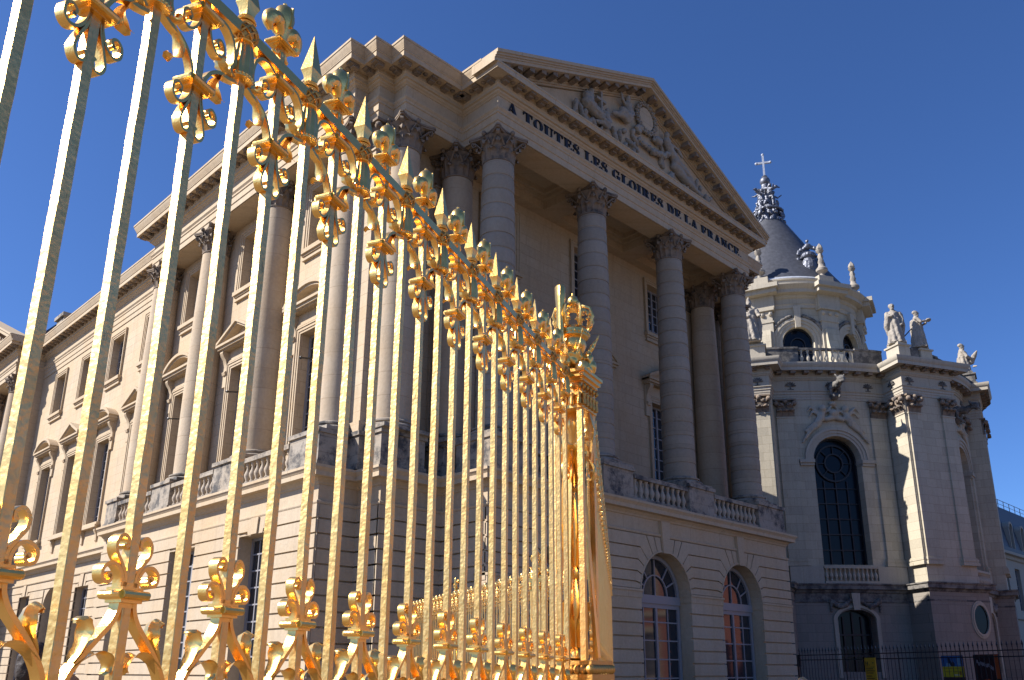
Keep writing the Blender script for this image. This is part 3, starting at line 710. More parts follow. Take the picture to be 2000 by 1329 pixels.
def robe(mb, cx, cy, z0, z1, r0, r1, n=9, amp=.12, tw=1.0, sx=1.0, lean=(0, 0)):
    """folded drapery: a fluted tapering shell"""
    prof = [(r0+(r1-r0)*(q**.7), z0+(z1-z0)*q) for q in [i/14 for i in range(15)]]
    s0 = len(mb.v)
    mb.lathe(prof, 0, 0, 0, 54, fold=lambda a, z: 1+amp*(1-(z-z0)/(z1-z0)*.6)*(abs(sin(n*a/2+tw*z))-.5)*1.6)
    for i in range(s0, len(mb.v)):
        x, y, z = mb.v[i]; q = (z-z0)/(z1-z0); mb.v[i] = (cx+x*sx+lean[0]*q, cy+y+lean[1]*q, z)
# pediment relief
def seated(x, z, sg, s=1.0, arm_up=False):
    y = 19.9; P = lambda a, b, c=0: (x+sg*a*s, y-c*s, z+b*s)
    pr = [('b', P(0, 1.22, .16), (.13*s, .13*s, .16*s)), ('t', [P(0, 1.08, .12), P(0, .95, .12)], [.07*s, .1*s]), ('t', [P(0, .92, .12), P(.03, .6, .13), P(.05, .35, .13)], [.2*s, .19*s, .22*s]),
          ('t', [P(-.05, .3, .16), P(-.5, .36, .24), P(-.75, .02, .2)], [.2*s, .17*s, .1*s]), ('t', [P(0, .2, .1), P(-.5, .14, .2), P(-1.0, .02, .15)], [.18*s, .15*s, .09*s]),
          ('t', [P(.18, .9, .12), P(.34, .6, .2), P(.12, .42, .3)], [.085*s, .07*s, .055*s])]
    pr.append(('t', [P(-.18, .9, .12), P(-.45, .95, .2), P(-.5, 1.28, .2)], [.085*s, .07*s, .055*s]) if arm_up else ('t', [P(-.18, .9, .12), P(-.4, .62, .22), P(-.62, .55, .26)], [.085*s, .07*s, .055*s]))
    return pr
blobs('tympanum_figure', seated(26.75, 23.95, 1, 1.0, True), M['statue'], PV, .035, .06, .18)
blobs('tympanum_figure', [('b', (24.15, 19.8, 23.85), (.3, .22, .32)), ('b', (24.25, 19.72, 24.15), (.14, .14, .17)), ('t', [(24.1, 19.8, 23.6), (24.9, 19.75, 23.3)], [.28, .2])], M['statue'], PV, .035, .1, .15)
r = MB(); r.box(24.95, 25.05, 19.75, 19.95, 23.3, 24.6); r.box(24.7, 25.3, 19.76, 19.95, 24.15, 24.27); r.build('tympanum_cross', M['statue'], PV, 0)
blobs('tympanum_figure', [('b', (29.55, 19.72, 24.75), (.14, .14, .17)), ('t', [(29.6, 19.8, 24.5), (29.9, 19.8, 24.1), (30.2, 19.8, 23.8)], [.18, .2, .2]), ('t', [(30.2, 19.76, 23.7), (31.0, 19.76, 23.5), (31.7, 19.8, 23.2)], [.2, .15, .08]), ('t', [(30.2, 19.85, 23.5), (31.0, 19.8, 23.1), (32.3, 19.85, 22.9)], [.22, .2, .1]),
    ('t', [(29.75, 19.75, 24.45), (30.3, 19.68, 24.35), (30.6, 19.68, 24.1)], [.08, .07, .06]), ('b', (28.95, 19.8, 24.2), (.3, .18, .2))], M['statue'], PV, .035, .07, .18)
random.seed(3)
blobs('tympanum_garland', [('b', (27.6+.22*i+random.uniform(-.05, .05), 19.82, 24.0-.03*i*(i-7)*-.35-.42+random.uniform(-.06, .06)), random.uniform(.1, .17)) for i in range(14)]+[('b', (27.2+random.random()*.6, 19.82, 23.9+random.random()*.35), .13) for _ in range(6)], M['statue'], PV, .035, .08, .1)
random.seed(9)
def rotm(): return Matrix.Rotation(random.uniform(-1.2, 1.2), 3, 'Y') @ Matrix.Rotation(random.uniform(-.5, .5), 3, 'X')
for xa, xb, n_ in ((23.2, 25.6, 16), (25.6, 27.6, 14), (28.8, 30.6, 16), (30.6, 33.2, 16)):
    pr = []
    for _ in range(n_):
        x = random.uniform(xa, xb); top = 22.25+(4.2-abs(x-27.9)*.427)*.62; z = random.uniform(22.35, max(22.5, top-.25))
        pr.append(('b', (x, random.uniform(19.86, 19.95), z), (random.uniform(.07, .14), .12, random.uniform(.16, .34)), rotm()))
    blobs('tympanum_drapery', pr, M['statue'], PV, .03, .07, .12)
blobs('tympanum_figure', seated(25.35, 23.0, 1, .72), M['statue'], PV, .03, .05, .15)
blobs('tympanum_figure', seated(30.9, 23.0, -1, .66), M['statue'], PV, .03, .05, .15)
r = MB(); c0 = (28.2, 24.98)
r.prism([(c0[0]+.5*cos(2*pi*i/32), c0[1]+.55*sin(2*pi*i/32)) for i in range(32)], lambda u, v, t: (u, 20.0-t, v), .0, .16)
r.build('medallion', M['stone'], PV, 30)
r = MB()
for i in range(46):
    a = 2*pi*i/46
    for rr in (.6, .7): r.ball((c0[0]+rr*cos(a+rr*3), 19.84+.04*sin(i*2.4), c0[1]+rr*1.08*sin(a+rr*3)), (.065, .08, .065), 6, 4)
r.build('medallion_wreath', M['statue'], PV)

# ------------------------------------------------------------------ the long wing
WG = thing('palace_wing', (18.5, 51, 0), 'long sunlit stone wing behind the gilded bars with hooded windows in rows', 'palace wing')
FW = Fr((17.2, 0), (0, 1), (-1, 0)); WY = (43.7, 48.35, 53.0, 57.6)
w = MB()
FW.wall(w, 40.2, 61.6, 7.5, 16, -.6, 0, [(c-.85, c+.85, 8.95, 13.5) for c in WY])
FW.wall(w, 40.2, 61.6, 16, 21.3, -.6, 0, [(c-.8, c+.8, 16.95, 19.5) for c in WY]); w.build('upper_wall', M['stone'], WG, 0)
w = MB(); w.box(18.3, 30, 40.3, 62, 0, 22.4); w.build('inner_core', M['rust'], WG, 0)
for i, c in enumerate(WY):
    glazed(FW, WG, c-.85, c+.85, 8.97, 13.5, -.42, 4, 9); glazed(FW, WG, c-.8, c+.8, 16.97, 19.5, -.42, 4, 6)
    surround(FW, WG, c, 1.7, 8.95, 13.5, 'seg' if i % 2 else 'tri'); surround(FW, WG, c, 1.6, 16.95, 19.5)
    b = MB()
    for sg in (-1, 1): b.prism([(0, 8.7), (.2, 8.7), (.2, 8.5), (.1, 8.3), (.08, 8.0), (0, 7.9)], lambda d, z, t, u=c+sg*1.0: FW(u+t, z, d), -.1, .1)
    FW.box(b, c-1.3, c+1.3, 8.66, 8.8, .2, .3); b.build('sill_bracket', M['trim'], WG, 0)
w = MB(); hs = [(c-.95, c+.95, .9, 5.75) for c in (43.7, 48.35, 57.6)]+[(51.7, 54.3, 0, 4.7, 'arch')]
FW.wall(w, 40.2, 61.6, 0, 7.5, -.6, 0, hs); w.build('basement_wall', M['rust'], WG, 0)
w = MB(); courses(w, FW, 40.2, 61.6, 0, 6.38, [(h[0], h[1], h[2], h[3] if len(h) < 5 else 5.9) for h in hs])
for c in (43.7, 48.35, 57.6): flat_voussoirs(w, FW, c, 1.9, 5.75, 6.38)
w.build('rusticated_face', M['rust'], WG, 0)
for c in (43.7, 48.35, 57.6): glazed(FW, WG, c-.95, c+.95, .95, 5.75, -.42, 4, 9)
glazed(FW, WG, 51.7, 54.3, .05, 4.7, -.5, 4, 8, arch=True, name='arched_door_window')
w = MB(); w.sweep(BCOR, [(17.16, 61.6), (17.16, 40.0)]); w.sweep(BSTR, [(17.15, 61.6), (17.15, 40.0)]); w.build('basement_cornice', M['trim'], WG, 20)
WP = [(17.16, 61.6), (17.16, 40.15)]
w = MB(); w.sweep(ENT, WP); w.build('entablature', M['trim'], WG, 20)
w = MB(); w.sweep(CROWN, WP); w.build('cornice_crown', M['trim'], WG, 20)
modillions(WG, WP)
w = MB()
for y in (45.5, 51.0, 55.5): w = MB(); w.box(16.9, 17.5, y, y+1.1, 22.6, 22.85); w.build('roof_vent', M['parapet'], WG, 0)

# ------------------------------------------------------------------ the next pavilion at the far end
FR = thing('far_pavilion', (19, 68, 0), 'distant projecting pavilion with slate roof at the far left end of the wing', 'palace pavilion')
FF = Fr((16.5, 0), (0, 1), (-1, 0)); w = MB()
FF.wall(w, 61.6, 80, 7.5, 21.3, -.6, 0, [(c-.85, c+.85, 8.95, 13.5) for c in (65, 70.4, 75.8)]); w.box(16.5, 19, 61.5, 61.9, 7.5, 21.3); w.box(17.3, 30, 62, 82, 0, 22.4)
w.box(15.05, 17.4, 61.7, 82, 0, 7.2); w.build('wall', M['stone'], FR, 0)
w = MB(); courses(w, Fr((15.05, 0), (0, 1), (-1, 0)), 61.65, 82, 0, 6.4); courses(w, Fr((0, 61.7), (1, 0), (0, -1)), 15.0, 17.2, 0, 6.4); w.build('rusticated_face', M['rust'], FR, 0)
w = MB(); w.sweep(BCOR, [(15.05, 82), (15.05, 61.7), (17.2, 61.7)]); w.build('basement_cornice', M['trim'], FR, 20)
w = MB(); w.sweep(ENT, [(15.5, 80), (15.5, 61.6), (17.3, 61.6)]); w.box(15.55, 16.6, 61.7, 80, 20.15, 21.2); w.build('entablature', M['trim'], FR, 20)
w = MB(); w.sweep(CROWN, [(15.5, 80), (15.5, 61.6), (17.3, 61.6)]); w.build('cornice_crown', M['trim'], FR, 20)
modillions(FR, [(15.5, 80), (15.5, 61.6), (17.3, 61.6)])
for y in (62.35, 67.7, 73.1): column(FR, 16.08, y, m='column_side', bands=False)
pedestal(Fr((15.05, 0), (0, 1), (-1, 0)), FR, 61.8, 79, 7.52, 8.75, -1.5, .05)
w = MB()
for (o0, o1, d) in ((-.12, .02, .86), (-.4, -.12, .72), (-.62, -.4, .2)):
    for (ya, ym) in ((60.75, 70.4), (80.0, 70.4)): w.prism([(ya, 22.5+o0), (ya, 22.5+o1), (ym, 26.6+o1), (ym, 26.6+o0)], lambda u, v, t: (15.5-t, u, v), -.4, d)
w.prism([(62, 22.3), (79, 22.3), (70.4, 26)], lambda u, v, t: (15.5-t, u, v), -.4, .0); w.build('raking_cornice', M['trim'], FR, 0)
w = MB()
for k in range(14): zc = 22.1+k*.28; w.box(14.9, 15.3, 61.9+k*.64, 62.15+k*.64, zc, zc+.2); w.build('raking_modillion', M['capital'], FR, 0); w = MB()
w = MB(); w.add([(16, 61.6, 22.6), (32, 61.6, 22.6), (32, 82, 22.6), (16, 82, 22.6), (20, 65.6, 27.6), (28, 65.6, 27.6), (28, 78, 27.6), (20, 78, 27.6)], [(0,1,5,4),(1,2,6,5),(2,3,7,6),(3,0,4,7),(4,5,6,7)]); w.build('roof', M['slate'], FR, 0)
w = MB(); w.box(17.6, 19.6, 60.9, 62.4, 22.6, 24.7); w.box(17.45, 19.75, 60.75, 62.55, 24.7, 24.95); w.build('chimney', M['parapet'], FR, 0)
# ------------------------------------------------------------------ the chapel
CH = thing('chapel', (73, 37.2, 0), 'tall round ended stone chapel with dark arched windows and a conical slate roof', 'chapel')
CX, CY = 73.0, 37.2
def bayfr(p0, p1, sag):
    dx, dy = p1[0]-p0[0], p1[1]-p0[1]; l = hypot(dx, dy); t = (dx/l, dy/l)
    return Fr(((p0[0]+p1[0])/2, (p0[1]+p1[1])/2), t, (t[1], -t[0]), sag, l)
def arcpts(F, d=0, n=10): return [F(-F.L/2+F.L*i/n, 0, d)[:2] for i in range(n+1)]
A0, A1 = (57.9, 30.5), (64.4, 24.8)
B0, B1 = (67.65, 22.25), (73.45, 22.1)
F1 = bayfr(A0, A1, .45); F2 = bayfr(B0, B1, .35)
LB = [(52.6, 46), (53.4, 35.9), (56.5, 30.0)]                 # left buttress front, ends at its right corner
MBt = [(63.25, 22.92), (67.25, 20.9)]
RB = [(73.75, 20.95), (77.1, 21.8), (80.3, 23.9), (83.5, 27.4), (86, 33), (86, 46)]
foot = LB+arcpts(F1)+MBt+arcpts(F2)+RB
mid = foot
# upper wall
w = MB()
F1.wall(w, -F1.L/2, F1.L/2, 7.5, 23.2, -1.2, 0, [(-1.8, 1.8, 8.85, 16.5, 'arch')])
F2.wall(w, -F2.L/2, F2.L/2, 7.5, 23.2, -1.2, 0, [(-1.5, 1.5, 8.85, 16.5, 'arch', 1.75)])
w.sweep([(0, 7.5), (0, 23.2)], LB+[A0], caps=False); w.sweep([(0, 7.5), (0, 23.2)], [A1]+MBt+[B0], caps=False); w.sweep([(0, 7.5), (0, 23.2)], [B1]+RB, caps=False)
w.lathe([(13.0, 0), (13.0, 24)], CX, CY, 0, 40); w.box(62, 84, 38, 75, 0, 24.0)
w.build('upper_wall', M['chapel'], CH, 20)
def pil(F, u0, u1, d=.14):
    p = MB(); F.box(p, u0, u1, 9.3, 19.75, -.1, d)
    for a, b, e in ((8.75, 8.95, .16), (8.95, 9.05, .1), (9.05, 9.2, .13), (9.2, 9.3, .06)): F.box(p, u0-e, u1+e, a, b, -.1, d+e)
    F.box(p, u0-.04, u1+.04, 19.65, 19.75, -.1, d+.05)
    o = p.build('pilaster', M['chapel'], CH, 0)
    k = MB(); W_ = u1-u0; F.box(k, u0+.03, u1-.03, 19.75, 21.0, -.1, d-.02)
    for (zz, h, n, s_) in ((19.75, .5, 3, 0), (19.85, .85, 2, 1)):
        for i in range(n):
            u = u0+W_*(i+.5)/n
            pr = [(0, 0), (.06, .4*h), (.12, .75*h), (.3, h), (.34, .8*h)]
            for j in range(4):
                a_, b_ = pr[j], pr[j+1]; k.add([F(u-W_*.16, zz+a_[1], d+a_[0]), F(u+W_*.16, zz+a_[1], d+a_[0]), F(u+W_*.14, zz+b_[1], d+b_[0]), F(u-W_*.14, zz+b_[1], d+b_[0])], [(0,1,2,3)])
            k.ball(F(u, zz+h*.93, d+.26), (.15, .15, .12), 7, 5)
    for u in (u0, u1, (u0+u1)/2): k.ball(F(u, 20.75 if u != (u0+u1)/2 else 20.9, d+.18), .2, 8, 6)
    F.box(k, u0-.14, u1+.14, 20.98, 21.1, -.1, d+.2)
    k.build('pilaster_capital', M['capital'], o)
for F, q in ((F1, 1.3), (F2, 1.0)):
    h = F.L/2; pil(F, -h+.12, -h+.12+q); pil(F, h-.12-q, h-.12)
    s_ = MB(); r = 1.8 if F is F1 else 1.5; ry = 1 if F is F1 else 1.75/1.5
    for a, b, d in ((0, .2, .06), (.2, .42, .12), (.42, .62, .2)): F.arcband(s_, 0, 16.5, r+a, r+b, -.02, d, ry=ry)
    for sg in (-1, 1): F.box(s_, min(sg*r, sg*(r+1.0)), max(sg*r, sg*(r+1.0)), 16.05, 16.25, -.9, .14); F.box(s_, min(sg*(r-.03), sg*(r+1.05)), max(sg*(r-.03), sg*(r+1.05)), 16.25, 16.5, -.9, .24)
    s_.build('archivolt', M['chapel_trim'], CH, 0)
    # leaded window with a rose in the head
    g = MB(); pts = [(-r, 8.85), (r, 8.85)]+[(r*cos(pi*i/20), 16.5+ry*r*sin(pi*i/20)) for i in range(21)]
    F.poly(g, pts, -.95, -.85); b = MB()
    for k in range(1, 4): F.box(b, -r+2*r*k/4-.04, -r+2*r*k/4+.04, 8.85, 15.1, -.85, -.78)
    for k in range(1, 6): F.box(b, -r, r, 8.85+k*1.13-.04, 8.85+k*1.13+.04, -.85, -.77)
    F.box(b, -r, -r+.12, 8.85, 16.5, -.85, -.7); F.box(b, r-.12, r, 8.85, 16.5, -.85, -.7)
    F.arcband(b, 0, 16.5, r-.14, r, -.85, -.7, ry=ry)
    F.arcband(b, 0, 16.4, r*.72, r*.79, -.85, -.74, 0, 2*pi, 28); F.arcband(b, 0, 16.4, r*.36, r*.42, -.85, -.75, 0, 2*pi, 20)
    for k in range(8):
        t_ = 2*pi*k/8; w_ = .03
        F.poly(b, [(r*.4*cos(t_)-w_*sin(t_), 16.4+r*.4*sin(t_)+w_*cos(t_)), (r*.4*cos(t_)+w_*sin(t_), 16.4+r*.4*sin(t_)-w_*cos(t_)), (r*.74*cos(t_)+w_*sin(t_), 16.4+r*.74*sin(t_)-w_*cos(t_)), (r*.74*cos(t_)-w_*sin(t_), 16.4+r*.74*sin(t_)+w_*cos(t_))], -.85, -.76)
    fo = b.build('arched_window', M['frame_dark'], CH); g.build('pane', M['glass_dark'], fo)
    # balustrade below the window
    for ua, ub in ((-h+.1, -r-.15), (r+.15, h-.1)): pd = MB(); F.box(pd, ua, ub, 7.5, 8.72, 0, .3); pd.build('window_pedestal', M['chapel_trim'], CH, 0)
    balustrade(F, CH, -r-.12, r+.12, 7.52, 1.2, .3, n=12, mr='chapel_trim', mb_='chapel_trim', scale=1.15)
def seg(p0, p1): return bayfr(p0, p1, 0)
Fm = seg(*MBt); pil(Fm, -Fm.L/2+.12, -Fm.L/2+1.25); pil(Fm, Fm.L/2-1.25, Fm.L/2-.12)
Fs = seg(A1, MBt[0]); pil(Fs, -.2, Fs.L/2-.02, .1)
Fl = seg(LB[1], LB[2]); pil(Fl, Fl.L/2-1.5, Fl.L/2-.1); pil(Fl, -Fl.L/2+.2, -Fl.L/2+1.6)
Fr_ = seg(RB[0], RB[1]); pil(Fr_, -Fr_.L/2+.12, -Fr_.L/2+1.3); pil(Fr_, Fr_.L/2-1.3, Fr_.L/2-.12)
# lower storey: ledge, basement walls
fo2 = foot
w = MB()
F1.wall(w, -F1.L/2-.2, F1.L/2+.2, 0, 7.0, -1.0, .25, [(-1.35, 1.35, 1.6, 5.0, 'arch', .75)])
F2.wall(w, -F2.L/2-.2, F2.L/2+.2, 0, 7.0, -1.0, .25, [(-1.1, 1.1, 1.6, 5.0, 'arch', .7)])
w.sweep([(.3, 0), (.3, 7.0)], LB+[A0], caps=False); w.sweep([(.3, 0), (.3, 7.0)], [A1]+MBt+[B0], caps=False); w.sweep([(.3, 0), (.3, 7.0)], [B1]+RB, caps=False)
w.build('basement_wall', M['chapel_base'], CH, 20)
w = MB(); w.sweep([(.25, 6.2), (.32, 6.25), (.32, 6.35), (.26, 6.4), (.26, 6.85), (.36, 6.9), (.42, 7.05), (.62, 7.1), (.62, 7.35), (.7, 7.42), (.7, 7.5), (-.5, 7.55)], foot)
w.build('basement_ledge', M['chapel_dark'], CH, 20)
for F, r in ((F1, 1.35), (F2, 1.1)):
    g = MB(); pts = [(-r, 1.6), (r, 1.6)]+[(r*cos(pi*i/14), 5.0+.72*sin(pi*i/14)) for i in range(15)]; F.poly(g, pts, -.7, -.6); b = MB()
    for k in (-1, 0, 1): F.box(b, k*r*.5-.05, k*r*.5+.05, 1.6, 5.3+.3*(k == 0), -.6, -.5)
    F.box(b, -r, r, 4.0, 4.12, -.6, -.48); F.box(b, -r, r, 2.6, 2.7, -.6, -.5); F.box(b, -r, -r+.12, 1.6, 5.0, -.6, -.45); F.box(b, r-.12, r, 1.6, 5.0, -.6, -.45)
    F.arcband(b, 0, 5.0, r-.12, r, -.6, -.45, ry=.74/r)
    fo = b.build('basement_window', M['frame_dark'], CH); g.build('pane', M['glass_dark'], fo)
    s_ = MB(); F.arcband(s_, 0, 5.0, r+.02, r+.3, .2, .36, ry=.85/r); F.poly(s_, [(-.22, 5.7), (.22, 5.7), (.3, 6.85), (-.3, 6.85)], .2, .52)
    for sg in (-1, 1): F.box(s_, min(sg*r, sg*(r+.28)), max(sg*r, sg*(r+.28)), 1.2, 5.0, .2, .35)
    s_.build('window_surround', M['chapel_trim'], CH, 0)
    gl = []
    for sg in (-1, 1):
        for i in range(9): q = i/8; gl.append(('b', F(sg*(.4+1.3*q), 6.35-.42*sin(pi*q)-.0*q, .36), random.uniform(.14, .2)))
        for i in range(4): gl.append(('b', F(sg*1.72, 6.2-.2*i, .34), .13-.015*i))
    blobs('garland', gl, M['chapel_dark'], CH, .06, .1, .15)
o = MB(); Fo = seg(MBt[0], MBt[1]); rz = MB()
for i in range(28):
    a0, a1 = 2*pi*i/28, 2*pi*(i+1)/28; uc, zc = 1.55, 5.05
    for (r0, r1, d) in ((1.0, 1.16, .42), (1.16, 1.3, .37)):
        Fo.poly(o, [(uc+.62*r0*cos(a0), zc+.98*r0*sin(a0)), (uc+.62*r1*cos(a0), zc+.98*r1*sin(a0)), (uc+.62*r1*cos(a1), zc+.98*r1*sin(a1)), (uc+.62*r0*cos(a1), zc+.98*r0*sin(a1))], .28, d)
Fo.poly(rz, [(1.55+.62*cos(2*pi*i/28), 5.05+.98*sin(2*pi*i/28)) for i in range(28)], .2, .31)
oo = o.build('oval_window', M['chapel_trim'], CH, 0); rz.build('pane', M['glass_dark'], oo)
# main entablature with brackets
w = MB(); w.sweep([(.0,21.09),(.04,21.1),(.04,21.3),(.07,21.32),(.07,21.5),(.12,21.52),(.12,21.68),(.2,21.75),(.2,21.8),(.04,21.82),(.04,22.6),(.1,22.62),(.16,22.72),(.2,22.74),(.2,22.9),(.26,22.92),(.26,23.22),(.85,23.22),(.85,23.18),(.88,23.18),(.88,23.42),(.92,23.46),(.98,23.55),(1.02,23.68),(1.02,23.78),(-.6,23.86)], foot)
w.build('entablature', M['chapel_trim'], CH, 20)
for pts in (LB[1:3], MBt, RB[:2], RB[1:3], RB[2:4]): modillions(CH, pts, 23.22, .24, .8, .95, .36, .24, name='bracket')
for F in (F1, F2):
    n = int(F.L/.95)
    for k in range(n):
        w = MB(); u = -F.L/2+F.L*(k+.5)/n; F.box(w, u-.18, u+.18, 22.98, 23.219, .2, .8, ns=1 if not F.sag else 2); w.build('bracket', M['capital'], CH, 0)
# frieze palmettes, gargoyle, cherub relief, downpipe
for F, us in ((F1, (-3.0, -.0, 3.0)), (Fm, (-1.6, 1.5)), (F2, (-2.2, 2.2)), (Fl, (Fl.L/2-.8,)), (Fs, (0,)), (Fr_, (-1.5, 1.5))):
    for u in us:
        w = MB(); F.box(w, u-.05, u+.05, 21.9, 22.45, .03, .1)
        for k in range(-3, 4):
            a = radians(90+k*27); L_ = .42; w.tube([F(u, 22.15, .07), F(u+L_*.6*cos(a), 22.15+L_*.6*sin(a), .12), F(u+L_*cos(a), 22.13+L_*sin(a)*.9, .08)], [.04, .06, .03], 5)
        F.box(w, u-.22, u+.22, 21.88, 21.93, .03, .09); w.build('frieze_palmette', M['chapel_dark'], CH, 40)
for F, u, zz in ((F1, .1, 22.0), (F2, -.6, 20.9)):
    pr = [('t', [F(u, zz, -.1), F(u, zz+.1, .5), F(u, zz-.0, 1.1), F(u, zz+.15, 1.5)], [.38, .34, .28, .22]), ('b', F(u, zz+.2, 1.75), (.3, .3, .27)), ('b', F(u, zz-.02, 1.9), (.18, .2, .12)),
          ('t', [F(u-.2, zz+.35, 1.6), F(u-.32, zz+.6, 1.5)], [.1, .05]), ('t', [F(u+.2, zz+.35, 1.6), F(u+.32, zz+.6, 1.5)], [.1, .05]), ('t', [F(u-.3, zz-.1, .5), F(u-.3, zz-.6, .5), F(u-.2, zz-.85, .75)], [.16, .12, .1]), ('t', [F(u+.3, zz-.1, .5), F(u+.3, zz-.6, .5), F(u+.2, zz-.85, .75)], [.16, .12, .1]), ('b', F(u, zz-.7, .3), (.35, .3, .3))]
    blobs('gargoyle', pr, M['chapel_dark'], CH, .06, .12, .2)
for F, s_ in ((F1, 1.0), (F2, .8)):
    def P(a, b, c=.12): return F(a*s_, 19.0+b*s_+(0 if s_ == 1 else .1), c)
    pr = []
    for sg in (-1, 1):
        pr += [('b', P(sg*.85, 1.35, .25), .26*s_), ('t', [P(sg*.85, 1.1), P(sg*1.05, .6), P(sg*1.3, .3)], [.2*s_, .3*s_, .26*s_]), ('t', [P(sg*1.3, .3), P(sg*1.75, .0), P(sg*2.2, -.35)], [.22*s_, .16*s_, .1*s_]), ('t', [P(sg*1.2, .2), P(sg*1.9, -.4), P(sg*2.5, -1.2)], [.2*s_, .15*s_, .08*s_]),
               ('t', [P(sg*.8, 1.0), P(sg*.4, 1.25), P(sg*.1, 1.6)], [.11*s_, .09*s_, .08*s_]), ('t', [P(sg*1.1, 1.0), P(sg*1.7, 1.5), P(sg*2.0, 1.1)], [.12*s_, .1*s_, .05*s_]), ('t', [P(sg*1.1, .9), P(sg*1.6, 1.1), P(sg*1.9, .7)], [.12*s_, .1*s_, .05*s_])]
    pr += [('b', P(0, 1.0), (.45*s_, .35*s_, .3*s_)), ('b', P(0, 1.75), (.35*s_, .25*s_, .22*s_)), ('t', [P(-.6, .55), P(0, .75), P(.6, .55)], [.2*s_, .25*s_, .2*s_])]
    blobs('cherub_relief', pr, M['chapel_trim'], CH, .06, .08, .25)
w = MB(); q = F1(F1.L/2-.02, 0, .2); w.tube([(q[0], q[1], 24.0), (q[0]+.05, q[1]-.05, 22.2), (q[0]+.1, q[1]-.1, 21.6), (q[0]+.1, q[1]-.1, 7.5)], .07, 7); w.build('downpipe', M['iron'], CH)
# balustraded parapet above the cornice
for F in (F1, F2):
    h = F.L/2
    balustrade(F, CH, -2.1 if F is F1 else -1.4, 2.3 if F is F1 else 1.4, 23.88, 1.45, -.2, n=9, mr='chapel_dark', mb_='chapel_trim', scale=1.3)
    a, b = (-2.1, 2.3) if F is F1 else (-1.4, 1.4)
    for ua, ub in ((-h-.4, a-.05), (b+.05, h+.4)): p = MB(); F.box(p, ua, ub, 23.86, 25.25, -.5, -.12); F.box(p, ua, ub, 25.25, 25.4, -.55, -.06); p.build('parapet', M['chapel_dark'], CH, 0)
def blockped(F, u0, u1, d0, d1, z1, m='chapel_trim'):
    p = MB(); F.box(p, u0-.12, u1+.12, 23.86, 24.1, d0-.1, d1+.12); F.box(p, u0, u1, 24.1, z1-.22, d0, d1); F.box(p, u0-.1, u1+.1, z1-.22, z1-.1, d0-.1, d1+.1); F.box(p, u0+.1, u1-.1, z1-.1, z1+.12, d0+.1, d1-.1)
    p.build('statue_pedestal', M[m], CH, 0)
blockped(Fm, -2.2, -1.15, -1.2, .1, 25.2); blockped(Fm, -.05, 1.0, -1.2, .0, 25.1)
p = MB(); Fm.box(p, -1.1, -.1, 23.86, 25.0, -1.5, -.12); p.build('parapet', M['chapel_dark'], CH, 0)
blockped(Fl, Fl.L/2-1.6, Fl.L/2-.05, -1.5, .05, 25.2)
blockped(Fr_, -2.0, -.5, -1.7, .1, 25.0, 'chapel_dark')
# clerestory drum
ST = 48; TH = lambda th, R: (CX-R*sin(radians(th)), CY-R*cos(radians(th)))
w = MB(); path = [TH(180-360*i/72, 7.2) for i in range(73)]
for k in range(5):
    th = 50.1-45*k+45; hh = math.degrees(1.45/7.2)
def thfr(th, R, L_=6.0, sag=None):
    o_ = TH(th, R); n_ = (-sin(radians(th)), -cos(radians(th))); t_ = (-n_[1], n_[0])
    s_ = R-math.sqrt(R*R-L_*L_/4)
    c_ = (o_[0]-n_[0]*s_, o_[1]-n_[1]*s_); t_ = (cos(radians(th)), -sin(radians(th)))
    return Fr(c_, t_, n_, s_, L_)
ths = [50.1+45*k for k in range(-3, 4)]
for th in ths:
    F = thfr(th, 7.2, 5.51); h = F.L/2
    F.wall(w, -h, h, 23.8, 32.5, -.7, 0, [(-1.35, 1.35, 25.5, 29.2, 'arch')])
w.build('drum_wall', M['chapel'], CH, 20)
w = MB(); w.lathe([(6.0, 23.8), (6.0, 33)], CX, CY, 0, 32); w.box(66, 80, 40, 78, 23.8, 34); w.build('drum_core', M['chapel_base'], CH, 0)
for th in ths[1:6]:
    F = thfr(th, 7.2, 5.51)
    g = MB(); pts = [(-1.35, 25.5), (1.35, 25.5)]+[(1.35*cos(pi*i/16), 29.2+1.35*sin(pi*i/16)) for i in range(17)]; F.poly(g, pts, -.6, -.5); b = MB()
    for k in (-.45, .45): F.box(b, k-.04, k+.04, 25.5, 29.0, -.5, -.42)
    for k in range(3): F.box(b, -1.35, 1.35, 26.4+k*.9, 26.46+k*.9, -.5, -.43)
    F.arcband(b, 0, 29.2, 1.2, 1.35, -.5, -.38); F.arcband(b, 0, 29.0, .62, .7, -.5, -.41, 0, 2*pi, 20)
    fo = b.build('drum_window', M['frame_dark'], CH); g.build('pane', M['glass_dark'], fo)
    s_ = MB()
    for a, c_2, d in ((0, .3, .06), (.3, .55, .14), (.55, .8, .22)): F.arcband(s_, 0, 29.2, 1.35+a, 1.35+c_2, -.02, d)
    for sg in (-1, 1):
        for a, c_2, d in ((0, .3, .06), (.3, .55, .14), (.55, .8, .22)): F.box(s_, min(sg*(1.35+a), sg*(1.35+c_2)), max(sg*(1.35+a), sg*(1.35+c_2)), 25, 29.2, -.02, d)
    F.poly(s_, [(-.2, 30.4), (.2, 30.4), (.3, 32.4), (-.3, 32.4)], 0, .35)
    s_.build('archivolt', M['chapel_trim'], CH, 0)
    gl = []
    for sg in (-1, 1):
        for i in range(12): a = radians(90-sg*(14+i*4.6)); gl.append(('b', F(2.3*cos(a)*1.0, 29.2+2.35*sin(a), .15), random.uniform(.13, .2)))
    blobs('garland', gl, M['chapel_dark'], CH, .06, .12, .2)
